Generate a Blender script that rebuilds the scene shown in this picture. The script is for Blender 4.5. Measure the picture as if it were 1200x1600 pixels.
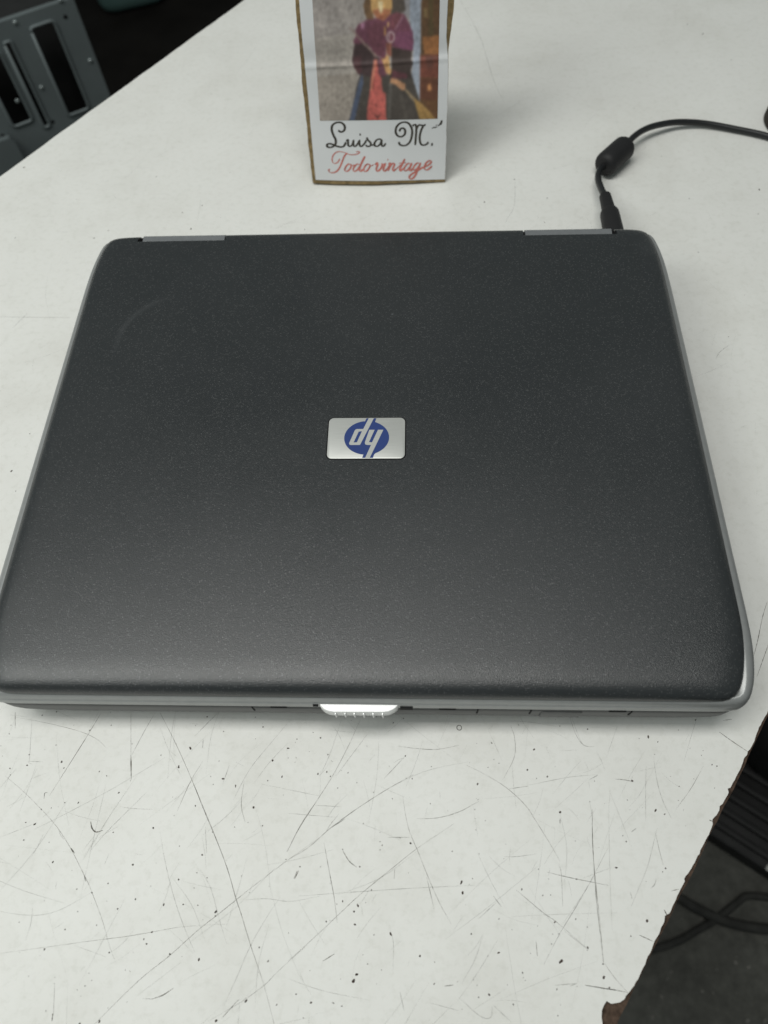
import bpy, bmesh, math, random
import numpy as np
from mathutils import Vector, Matrix

random.seed(7)
rng = np.random.default_rng(7)
scene = bpy.context.scene
for o in list(bpy.data.objects):
    bpy.data.objects.remove(o)
COL = scene.collection

# ------------------------------------------------------------------ camera
CAM = np.array([0.0252425, -0.2109080, 0.3471440])
EUL = (0.490840336, 0.0390060742, 0.0211007922)
FPX = 1150.0                                    # focal length in pixels of the 1200x1600 photograph
cd = bpy.data.cameras.new('camera')
cam = bpy.data.objects.new('camera', cd)
COL.objects.link(cam)
cam.location = CAM
cam.rotation_euler = EUL
cd.sensor_fit = 'VERTICAL'
cd.sensor_height = 36.0
cd.sensor_width = 27.0
cd.lens = FPX / 1600.0 * 36.0
cd.clip_start = 0.01
cd.clip_end = 60
cd.dof.use_dof = True
cd.dof.focus_distance = 0.36
cd.dof.aperture_fstop = 9.0
scene.camera = cam

# ------------------------------------------------------------------ light (indoor: two ceiling lamps, dim room)
world = bpy.data.worlds.new('World')
scene.world = world
world.use_nodes = True
bg = world.node_tree.nodes['Background']
bg.inputs[0].default_value = (0.90, 1.0, 0.98, 1)
bg.inputs[1].default_value = 0.17

def ceiling_lamp(name, loc, sx, sy, power, color):
    ld = bpy.data.lights.new(name, 'AREA')
    ld.shape = 'RECTANGLE'
    ld.size = sx
    ld.size_y = sy
    ld.energy = power
    ld.color = color
    o = bpy.data.objects.new(name, ld)
    COL.objects.link(o)
    o.location = loc
    return o

ceiling_lamp('ceiling_lamp', (-0.28, -0.04, 1.80), 1.25, 0.34, 16.4, (1.0, 0.99, 0.95))
side_lamp = ceiling_lamp('ceiling_lamp', (-1.05, -0.35, 1.25), 0.8, 0.6, 8.3, (0.965, 1.0, 0.955))
side_lamp.rotation_euler = Vector((1.05, 0.45, -1.25)).to_track_quat('-Z', 'Y').to_euler()

scene.view_settings.view_transform = 'Standard'
scene.view_settings.look = 'None'
scene.view_settings.exposure = 0.0
scene.view_settings.gamma = 1.0
scene.view_settings.use_curve_mapping = False

# ------------------------------------------------------------------ measuring: photograph pixel -> point on a known real plane
ROT = np.array(Matrix(cam.rotation_euler.to_matrix()))

def ray(px, py):
    d = np.array([(px - 600) / FPX, -(py - 800) / FPX, -1.0])
    return ROT @ d

def at(px, py, z=0.0):
    d = ray(px, py)
    t = (z - CAM[2]) / d[2]
    return CAM + d * t

def on_plane(px, py, origin, normal):
    d = ray(px, py)
    t = np.dot(np.array(origin) - CAM, normal) / np.dot(d, normal)
    return CAM + d * t

# ------------------------------------------------------------------ helpers
def empty(name, loc=(0, 0, 0), label=None, cat=None, group=None):
    o = bpy.data.objects.new(name, None)
    o.empty_display_size = 0.02
    COL.objects.link(o)
    o.location = loc
    tag(o, label, cat, group)
    return o

def tag(o, label=None, cat=None, group=None, kind=None):
    if label: o['label'] = label
    if cat: o['category'] = cat
    if group: o['group'] = group
    if kind: o['kind'] = kind
    return o

def obj(name, mesh, mat=None, parent=None, kind=None):
    o = bpy.data.objects.new(name, mesh)
    COL.objects.link(o)
    if mat is not None:
        if not mesh.materials:
            mesh.materials.append(mat)
    if parent is not None:
        o.parent = parent
        bpy.context.view_layer.update()
        o.matrix_parent_inverse = parent.matrix_world.inverted()
    if kind: o['kind'] = kind
    return o

def mesh_from(verts, faces, smooth=False, name='mesh'):
    me = bpy.data.meshes.new(name)
    me.from_pydata([tuple(map(float, v)) for v in verts], [], faces)
    me.update()
    if smooth:
        me.polygons.foreach_set('use_smooth', [True] * len(me.polygons))
    bm = bmesh.new(); bm.from_mesh(me)
    bmesh.ops.recalc_face_normals(bm, faces=bm.faces)
    bm.to_mesh(me); bm.free()
    return me

def sharpen(me, deg=35):
    me.polygons.foreach_set('use_smooth', [True] * len(me.polygons))
    bm = bmesh.new(); bm.from_mesh(me)
    for e in bm.edges:
        if len(e.link_faces) == 2 and e.calc_face_angle(0) > math.radians(deg):
            e.smooth = False
    bm.to_mesh(me); bm.free()
    return me

def loft(rings, cap0=True, cap1=True, smooth=True):
    n = len(rings[0])
    V = [tuple(p) for r in rings for p in r]
    F = []
    for k in range(len(rings) - 1):
        a, b = k * n, (k + 1) * n
        for i in range(n):
            j = (i + 1) % n
            F.append((a + i, a + j, b + j, b + i))
    if cap0: F.append(tuple(range(n - 1, -1, -1)))
    if cap1: F.append(tuple((len(rings) - 1) * n + i for i in range(n)))
    return mesh_from(V, F, smooth)

def box_mesh(cx, cy, cz, sx, sy, sz, bev=0.0, seg=2):
    bm = bmesh.new()
    bmesh.ops.create_cube(bm, size=1.0)
    for v in bm.verts:
        v.co = Vector((cx + v.co.x * sx, cy + v.co.y * sy, cz + v.co.z * sz))
    if bev > 0:
        bmesh.ops.bevel(bm, geom=list(bm.edges), offset=bev, segments=seg, affect='EDGES', profile=0.5)
    me = bpy.data.meshes.new('box')
    bm.to_mesh(me); bm.free()
    return sharpen(me, 40)

def catmull(pts, per=8):
    pts = [np.array(p, float) for p in pts]
    if len(pts) < 3:
        return [pts[0] + (pts[-1] - pts[0]) * t for t in np.linspace(0, 1, per + 1)]
    P = [2 * pts[0] - pts[1]] + pts + [2 * pts[-1] - pts[-2]]
    out = []
    for i in range(1, len(P) - 2):
        for t in np.linspace(0, 1, per, endpoint=False):
            a, b, c, d = P[i - 1], P[i], P[i + 1], P[i + 2]
            out.append(0.5 * (2 * b + (c - a) * t + (2 * a - 5 * b + 4 * c - d) * t * t + (3 * b - a - 3 * c + d) * t ** 3))
    out.append(pts[-1])
    return out

def tube_mesh(pts, rad, seg=14):
    pts = [np.array(p, float) for p in pts]
    if not hasattr(rad, '__len__'): rad = [rad] * len(pts)
    rings = []
    up = np.array([0, 0, 1.0])
    for i, p in enumerate(pts):
        t = pts[min(i + 1, len(pts) - 1)] - pts[max(i - 1, 0)]
        t /= np.linalg.norm(t) + 1e-12
        u = up if abs(t[2]) < 0.95 else np.array([1.0, 0, 0])
        s = np.cross(t, u); s /= np.linalg.norm(s)
        n = np.cross(s, t)
        rings.append([p + rad[i] * (math.cos(a) * s + math.sin(a) * n) for a in np.linspace(0, 2 * math.pi, seg, endpoint=False)])
    return loft(rings)

def boolean(me, cutters, solver='EXACT'):
    a = bpy.data.objects.new('work', me); COL.objects.link(a)
    tmp = []
    for c in cutters:
        b = bpy.data.objects.new('cut', c); COL.objects.link(b); tmp.append(b)
        m = a.modifiers.new('b', 'BOOLEAN'); m.operation = 'DIFFERENCE'; m.object = b; m.solver = solver
    bpy.context.view_layer.update()
    dg = bpy.context.evaluated_depsgraph_get()
    out = bpy.data.meshes.new_from_object(a.evaluated_get(dg))
    for t in tmp + [a]:
        bpy.data.objects.remove(t)
    return out

# ------------------------------------------------------------------ materials
def new_mat(name):
    m = bpy.data.materials.new(name)
    m.use_nodes = True
    nt = m.node_tree
    return m, nt, nt.nodes['Principled BSDF']

def setp(b, **k):
    for n, v in k.items():
        b.inputs[n.replace('_', ' ')].default_value = v

def noise(nt, scale, detail=3, rough=0.5, coord='Object'):
    tc = nt.nodes.new('ShaderNodeTexCoord')
    n = nt.nodes.new('ShaderNodeTexNoise')
    n.inputs['Scale'].default_value = scale
    n.inputs['Detail'].default_value = detail
    n.inputs['Roughness'].default_value = rough
    nt.links.new(tc.outputs[coord], n.inputs['Vector'])
    return n

def ramp(nt, src, stops):
    r = nt.nodes.new('ShaderNodeValToRGB')
    el = r.color_ramp.elements
    while len(el) < len(stops): el.new(0.5)
    for e, (p, c) in zip(el, stops):
        e.position = p
        e.color = (*c, 1) if len(c) == 3 else c
    nt.links.new(src, r.inputs[0])
    return r

def bump(nt, b, src, strength, dist):
    bp = nt.nodes.new('ShaderNodeBump')
    bp.inputs['Strength'].default_value = strength
    bp.inputs['Distance'].default_value = dist
    nt.links.new(src, bp.inputs['Height'])
    nt.links.new(bp.outputs[0], b.inputs['Normal'])
    return bp

def simple(name, col, rough=0.5, metal=0.0, var=0.12, scale=60, bmp=0.0, bscale=400, spec=0.5):
    m, nt, b = new_mat(name)
    n = noise(nt, scale, 4)
    r = ramp(nt, n.outputs[0], [(0.3, tuple(c * (1 - var) for c in col)), (0.7, tuple(min(1, c * (1 + var)) for c in col))])
    nt.links.new(r.outputs[0], b.inputs['Base Color'])
    setp(b, Roughness=rough, Metallic=metal)
    b.inputs['Specular IOR Level'].default_value = spec
    if bmp:
        n2 = noise(nt, bscale, 3)
        bump(nt, b, n2.outputs[0], bmp, 0.0005)
    return m

# white laminate: faint mottling, fine grime
M_LAM, nt, b = new_mat('white_laminate')
n1 = noise(nt, 13, 9, 0.68); n2 = noise(nt, 260, 5, 0.7)
r1 = ramp(nt, n1.outputs[0], [(0.28, (0.715, 0.712, 0.675)), (0.5, (0.785, 0.787, 0.757)), (0.7, (0.815, 0.818, 0.792))])
r2 = ramp(nt, n2.outputs[0], [(0.30, (0.90, 0.90, 0.885)), (0.5, (1, 1, 1))])
mx = nt.nodes.new('ShaderNodeMix'); mx.data_type = 'RGBA'; mx.blend_type = 'MULTIPLY'; mx.inputs[0].default_value = 0.8
nt.links.new(r1.outputs[0], mx.inputs[6]); nt.links.new(r2.outputs[0], mx.inputs[7])
nt.links.new(mx.outputs[2], b.inputs['Base Color'])
setp(b, Roughness=0.42); b.inputs['Specular IOR Level'].default_value = 0.35
bump(nt, b, n2.outputs[0], 0.06, 0.0006)

M_CORE = simple('brown_chipboard', (0.072, 0.048, 0.035), 0.9, var=0.5, scale=420, bmp=0.8, bscale=900, spec=0.2)
M_SCR = simple('grimy_scratch', (0.12, 0.11, 0.095), 0.8, var=0.55, scale=220, spec=0.2)
M_SCR2 = simple('pale_scratch', (0.30, 0.30, 0.285), 0.7, var=0.3, scale=300, spec=0.2)
M_CHIP = simple('dark_chip', (0.06, 0.045, 0.038), 0.9, var=0.5, scale=900, spec=0.2)
M_FLOOR, nt, b = new_mat('dirty_concrete')
n1 = noise(nt, 5, 6, 0.65); n2 = noise(nt, 60, 5, 0.7)
r1 = ramp(nt, n1.outputs[0], [(0.32, (0.09, 0.09, 0.081)), (0.7, (0.16, 0.16, 0.144))])
r2 = ramp(nt, n2.outputs[0], [(0.35, (0.7, 0.7, 0.7)), (0.6, (1, 1, 1)), (0.78, (1.25, 1.25, 1.2))])
mx = nt.nodes.new('ShaderNodeMix'); mx.data_type = 'RGBA'; mx.blend_type = 'MULTIPLY'; mx.inputs[0].default_value = 1
nt.links.new(r1.outputs[0], mx.inputs[6]); nt.links.new(r2.outputs[0], mx.inputs[7])
nt.links.new(mx.outputs[2], b.inputs['Base Color'])
setp(b, Roughness=0.85); b.inputs['Specular IOR Level'].default_value = 0.15
bump(nt, b, n2.outputs[0], 0.3, 0.002)

# charcoal lid: soft grained plastic with pearly flecks
M_LID, nt, b = new_mat('charcoal_grained_plastic')
n1 = noise(nt, 14, 4, 0.6)
r1 = ramp(nt, n1.outputs[0], [(0.3, (0.0190, 0.0222, 0.0242)), (0.7, (0.0245, 0.0277, 0.0298))])
tc = nt.nodes.new('ShaderNodeTexCoord')
vo = nt.nodes.new('ShaderNodeTexVoronoi'); vo.inputs['Scale'].default_value = 1250
nt.links.new(tc.outputs['Object'], vo.inputs['Vector'])
fl = ramp(nt, vo.outputs['Distance'], [(0.0, (1, 1, 1)), (0.3, (1, 1, 1)), (0.5, (0, 0, 0))])
sep = nt.nodes.new('ShaderNodeSeparateColor'); nt.links.new(vo.outputs['Color'], sep.inputs[0])
pick = nt.nodes.new('ShaderNodeMapRange'); pick.inputs[1].default_value = 0.66; pick.inputs[2].default_value = 1.0
pick.inputs[3].default_value = 0.0; pick.inputs[4].default_value = 1.0
nt.links.new(sep.outputs[0], pick.inputs[0])
mu = nt.nodes.new('ShaderNodeMath'); mu.operation = 'MULTIPLY'
nt.links.new(fl.outputs[0], mu.inputs[0]); nt.links.new(pick.outputs[0], mu.inputs[1])
mx = nt.nodes.new('ShaderNodeMix'); mx.data_type = 'RGBA'
nt.links.new(mu.outputs[0], mx.inputs[0]); nt.links.new(r1.outputs[0], mx.inputs[6]); mx.inputs[7].default_value = (0.112, 0.116, 0.118, 1)
met = nt.nodes.new('ShaderNodeMath'); met.operation = 'MULTIPLY'; met.inputs[1].default_value = 0.55
nt.links.new(mu.outputs[0], met.inputs[0]); nt.links.new(met.outputs[0], b.inputs['Metallic'])
nt.links.new(mx.outputs[2], b.inputs['Base Color'])
n3 = noise(nt, 1900, 3, 0.65); n4 = noise(nt, 11, 6, 0.65)
rr = nt.nodes.new('ShaderNodeMapRange'); rr.inputs[1].default_value = 0.3; rr.inputs[2].default_value = 0.7; rr.inputs[3].default_value = 0.275; rr.inputs[4].default_value = 0.345
nt.links.new(n4.outputs[0], rr.inputs[0]); nt.links.new(rr.outputs[0], b.inputs['Roughness'])
b.inputs['Specular IOR Level'].default_value = 0.72
bump(nt, b, n3.outputs[0], 0.45, 0.00033)
# an old rubbed arc in the back left of the lid
def rubbed(nt, sock, centre, radius, half, amount, lo, hi):
    tcn = nt.nodes.new('ShaderNodeTexCoord')
    vd = nt.nodes.new('ShaderNodeVectorMath'); vd.operation = 'DISTANCE'; vd.inputs[1].default_value = (*centre, 0.0444)
    nt.links.new(tcn.outputs['Object'], vd.inputs[0])
    sb = nt.nodes.new('ShaderNodeMath'); sb.operation = 'SUBTRACT'; sb.inputs[1].default_value = radius
    nt.links.new(vd.outputs['Value'], sb.inputs[0])
    ab = nt.nodes.new('ShaderNodeMath'); ab.operation = 'ABSOLUTE'; nt.links.new(sb.outputs[0], ab.inputs[0])
    mr = nt.nodes.new('ShaderNodeMapRange'); mr.interpolation_type = 'SMOOTHSTEP'
    mr.inputs[1].default_value = 0.0; mr.inputs[2].default_value = half; mr.inputs[3].default_value = amount; mr.inputs[4].default_value = 0.0
    nt.links.new(ab.outputs[0], mr.inputs[0])
    vd2 = nt.nodes.new('ShaderNodeVectorMath'); vd2.operation = 'DISTANCE'; vd2.inputs[1].default_value = (*lo, 0.0444)
    nt.links.new(tcn.outputs['Object'], vd2.inputs[0])
    m2 = nt.nodes.new('ShaderNodeMapRange'); m2.interpolation_type = 'SMOOTHSTEP'
    m2.inputs[1].default_value = hi * 0.3; m2.inputs[2].default_value = hi; m2.inputs[3].default_value = 1.0; m2.inputs[4].default_value = 0.0
    nt.links.new(vd2.outputs['Value'], m2.inputs[0])
    mm = nt.nodes.new('ShaderNodeMath'); mm.operation = 'MULTIPLY'
    nt.links.new(mr.outputs[0], mm.inputs[0]); nt.links.new(m2.outputs[0], mm.inputs[1])
    mz = nt.nodes.new('ShaderNodeMix'); mz.data_type = 'RGBA'; mz.inputs[7].default_value = (0.10, 0.105, 0.11, 1)
    nt.links.new(mm.outputs[0], mz.inputs[0]); nt.links.new(sock, mz.inputs[6])
    return mz.outputs[2]
a_ = [at(181, 542, 0.0444)[:2], at(207, 496, 0.0444)[:2], at(255, 468, 0.0444)[:2]]
(x1, y1), (x2, y2), (x3, y3) = a_
d_ = 2 * (x1 * (y2 - y3) + x2 * (y3 - y1) + x3 * (y1 - y2))
ux_ = ((x1**2 + y1**2) * (y2 - y3) + (x2**2 + y2**2) * (y3 - y1) + (x3**2 + y3**2) * (y1 - y2)) / d_
uy_ = ((x1**2 + y1**2) * (x3 - x2) + (x2**2 + y2**2) * (x1 - x3) + (x3**2 + y3**2) * (x2 - x1)) / d_
so = rubbed(nt, mx.outputs[2], (ux_, uy_), math.hypot(x1 - ux_, y1 - uy_), 0.0028, 0.17, (x2, y2), 0.03)
so = rubbed(nt, so, tuple(at(1020, 385, 0.0444)[:2]), 0.0, 0.012, 0.10, tuple(at(1020, 385, 0.0444)[:2]), 0.03)
so = rubbed(nt, so, tuple(at(613, 491, 0.0444)[:2]), 0.0, 0.0009, 1.0, tuple(at(613, 491, 0.0444)[:2]), 0.03)
nt.links.new(so, b.inputs['Base Color'])

M_SILVER = simple('silver_paint', (0.36, 0.37, 0.368), 0.42, 0.45, var=0.05, scale=300, bmp=0.05, bscale=2500)
M_BASE = simple('grey_base_plastic', (0.085, 0.088, 0.088), 0.5, 0.2, var=0.06, scale=200, bmp=0.08, bscale=2500)
M_HINGE = simple('grey_hinge_plastic', (0.21, 0.22, 0.23), 0.42, 0.3, var=0.06, scale=300)
M_DARK = simple('dark_gap', (0.008, 0.008, 0.009), 0.8, spec=0.2)
M_RUB = simple('black_rubber', (0.012, 0.012, 0.013), 0.6, bmp=0.1, bscale=900, spec=0.4)
M_LATCH = simple('bright_latch_paint', (0.78, 0.79, 0.79), 0.28, 0.25, var=0.03)
M_BADGE, nt, b = new_mat('brushed_aluminium')
tc = nt.nodes.new('ShaderNodeTexCoord'); mp = nt.nodes.new('ShaderNodeMapping'); mp.inputs['Scale'].default_value = (60, 9000, 1)
n = nt.nodes.new('ShaderNodeTexNoise'); n.inputs['Scale'].default_value = 1.0; n.inputs['Detail'].default_value = 3
nt.links.new(tc.outputs['Object'], mp.inputs[0]); nt.links.new(mp.outputs[0], n.inputs['Vector'])
r = ramp(nt, n.outputs[0], [(0.3, (0.50, 0.51, 0.49)), (0.7, (0.62, 0.63, 0.61))])
nt.links.new(r.outputs[0], b.inputs['Base Color']); setp(b, Roughness=0.42, Metallic=0.35)
M_BLUE = simple('logo_blue', (0.014, 0.042, 0.19), 0.55, var=0.04)
M_CABLE = simple('black_cable', (0.011, 0.012, 0.013), 0.42, spec=0.5)
M_CARD = simple('brown_cardboard', (0.235, 0.17, 0.085), 0.95, var=0.3, scale=300, bmp=0.5, bscale=600, spec=0.15)
M_PAPER = simple('white_paper', (0.72, 0.735, 0.745), 0.75, var=0.02, scale=40, bmp=0.12, bscale=120, spec=0.25)
M_INK = simple('black_ink', (0.062, 0.056, 0.046), 0.7, var=0.2, scale=400, spec=0.2)
M_RED = simple('red_ink', (0.56, 0.19, 0.16), 0.7, var=0.2, scale=400, spec=0.2)
M_STEEL = simple('painted_steel', (0.175, 0.205, 0.21), 0.5, 0.25, var=0.12, scale=12, spec=0.4)
M_RIVET = simple('rivet_steel', (0.38, 0.43, 0.43), 0.35, 0.6)
M_TEAL = simple('green_plastic', (0.085, 0.15, 0.14), 0.5, var=0.2, scale=8)
M_BLACK = simple('black_plastic', (0.02, 0.02, 0.02), 0.55, var=0.2, scale=40, spec=0.3)
M_FCAB = simple('dusty_cable', (0.04, 0.04, 0.037), 0.7, var=0.3, scale=60, spec=0.2)
M_GREY = simple('grey_plastic', (0.17, 0.175, 0.165), 0.6, var=0.2, scale=20)
M_BROWN = simple('brown_tape', (0.022, 0.016, 0.011), 0.8, var=0.2, scale=50)
M_WHITE = simple('white_label', (0.5, 0.5, 0.47), 0.6)

# ------------------------------------------------------------------ setting: floor
fl_me = mesh_from([(-6, -6, -0.75), (6, -6, -0.75), (6, 8, -0.75), (-6, 8, -0.75)], [(0, 1, 2, 3)])
tag(obj('floor', fl_me, M_FLOOR), 'dark dirty concrete floor below the table', kind='structure')
shade_me = mesh_from([(-2.6, 0.55, -0.745), (0.2, 0.55, -0.745), (0.6, 5, -0.745), (-4, 5, -0.745)], [(0, 1, 2, 3)])  # added black sheet: paints the shade on the floor past the far edge
tag(obj('floor_shade_sheet', shade_me, simple('floor_shade_black', (0.012, 0.011, 0.010), 0.95, var=0.4, scale=6, spec=0.05)), 'black sheet added for the shaded floor beyond the far table edge', kind='structure')

# ------------------------------------------------------------------ workbench
bench = empty('workbench', (0, 0, -0.75), 'scratched white laminate workbench with chipped brown edge', 'table')
L0 = at(0, 275)[:2]; L1 = at(380, 0)[:2]
ld_ = (L1 - L0) / np.linalg.norm(L1 - L0)
R0 = at(1199, 1125)[:2]; R1 = at(968, 1600)[:2]
rd_ = (R0 - R1) / np.linalg.norm(R0 - R1)
rn_ = np.array([rd_[1], -rd_[0]])               # outward on the ragged side
lA, lB = L0 - ld_ * 0.75, L1 + ld_ * 0.75
rA, rB = R1 - rd_ * 0.45, R0 + rd_ * 1.0

def extrude_poly(poly, z0, z1):
    n = len(poly)
    V = [(p[0], p[1], z1) for p in poly] + [(p[0], p[1], z0) for p in poly]
    F = [tuple(range(n)), tuple(range(2 * n - 1, n - 1, -1))]
    for i in range(n):
        j = (i + 1) % n
        F.append((i, n + i, n + j, j))
    return mesh_from(V, F)

def jitter_edge(a, b, step, amp, out):
    n = int(np.linalg.norm(b - a) / step)
    P = []
    val = 0
    for i in range(n + 1):
        val = 0.7 * val + random.gauss(0, amp)
        P.append(a + (b - a) * i / n + out * val)
    return P

core = [lA] + [lB] + jitter_edge(rB, rA, 0.004, 0.00018, rn_)
obj('chipboard_core', extrude_poly(core, -0.026, -0.0014), M_CORE, bench)

# the laminate's ragged edge, read off the photograph, then carried on past both ends of the frame
rag_px = [(1195, 1120), (1190, 1129), (1186, 1136), (1181, 1150), (1175, 1165), (1174, 1167), (1168.6, 1174), (1167, 1180), (1162, 1186), (1161, 1191),
          (1155.5, 1204), (1150, 1214), (1145, 1223), (1141, 1231), (1137, 1232), (1138.5, 1238), (1134.5, 1246), (1129, 1256), (1124.5, 1259.5), (1124, 1266),
          (1120, 1273), (1115, 1278), (1113, 1281), (1112, 1293), (1109, 1300), (1105, 1308), (1100, 1318), (1094, 1329), (1088, 1342), (1082, 1353),
          (1075, 1365), (1069, 1373), (1070, 1377), (1064, 1388), (1058, 1400), (1050, 1418), (1046, 1427), (1039, 1431), (1038, 1440), (1033, 1449),
          (1030, 1459), (1023, 1470), (1018, 1484), (1010, 1500), (1008, 1507), (1002, 1518), (997, 1530), (991, 1540), (983, 1550.7), (976, 1561),
          (969, 1566), (964, 1567), (955, 1568.5), (948, 1564), (944, 1570), (940.5, 1578.7), (940, 1590), (941.5, 1600), (944, 1615), (950, 1630)]
rag = [at(x, y)[:2] for x, y in rag_px]
rag2 = []
for a, c in zip(rag[:-1], rag[1:]):
    rag2.append(a)
    k = max(1, int(np.linalg.norm(c - a) / 0.0012))
    for i in range(1, k):
        rag2.append(a + (c - a) * i / k + rn_ * random.gauss(0, 0.00013))
rag2.append(rag[-1])
far_end = jitter_edge(rB - rn_ * 0.0016, rag[0] + rd_ * 0.002, 0.003, 0.0003, rn_)
near_end = jitter_edge(rA + rd_ * 0.25 - rn_ * 0.0016, rA - rn_ * 0.0016, 0.003, 0.0003, rn_)
lam = [lA] + jitter_edge(lA - np.array([rn_[0], rn_[1]]) * -0.0006, lB - rn_ * -0.0006, 0.004, 0.00012, rn_)[1:-1] + [lB + rn_ * 0.0006] + far_end + rag2 + near_end
obj('laminate_sheet', extrude_poly(lam, -0.0012, 0.0), M_LAM, bench)
for p in (lA + ld_ * 0.1 + rn_ * 0.06, lB - ld_ * 0.1 + rn_ * 0.06, rA + rd_ * 0.1 - rn_ * 0.06, rB - rd_ * 0.1 - rn_ * 0.06):
    obj('leg', box_mesh(p[0], p[1], -0.388, 0.04, 0.04, 0.724, 0.002), M_STEEL, bench)

# scratches, gouges and chips in the laminate
class Ribbons:
    def __init__(self): self.V, self.F, self.k = [], [], 0
    def stroke(self, pts, width, z=0.00004, taper=True, wob=0.0):
        pts = [np.array(p[:2], float) for p in pts]
        n = len(pts)
        base = len(self.V)
        z = z + (self.k % 40) * 0.000002
        self.k += 1
        for i, p in enumerate(pts):
            t = pts[min(i + 1, n - 1)] - pts[max(i - 1, 0)]
            t /= np.linalg.norm(t) + 1e-12
            s = np.array([-t[1], t[0]])
            w = width * (0.25 + 0.75 * math.sin(math.pi * min(max(i / (n - 1), 0.04), 0.96))) if taper else width
            w *= 1 + wob * random.uniform(-1, 1)
            self.V += [(*(p + s * w / 2), z), (*(p - s * w / 2), z)]
        for i in range(n - 1):
            a = base + 2 * i
            self.F.append((a, a + 1, a + 3, a + 2))
    def blob(self, c, r, asp=1.0, ang=0.0, n=9, z=0.00006):
        base = len(self.V)
        z = z + (self.k % 40) * 0.000002
        self.k += 1
        for i in range(n):
            a = 2 * math.pi * i / n
            rr = r * random.uniform(0.6, 1.15)
            x, y = rr * math.cos(a) * asp, rr * math.sin(a)
            self.V.append((c[0] + x * math.cos(ang) - y * math.sin(ang), c[1] + x * math.sin(ang) + y * math.cos(ang), z))
        self.F.append(tuple(range(base, base + n)))
    def mesh(self): return mesh_from(self.V, self.F)

dark, pale, chips = Ribbons(), Ribbons(), Ribbons()

def zoom_pts(win, pts):
    x0, y0, s = win
    return [at(x0 + x / s, y0 + y / s) for x, y in pts]

WA, WB, WC = (0, 1100, 2.4), (450, 1100, 2.4), (880, 1100, 3.2)
MM = 0.001
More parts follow.
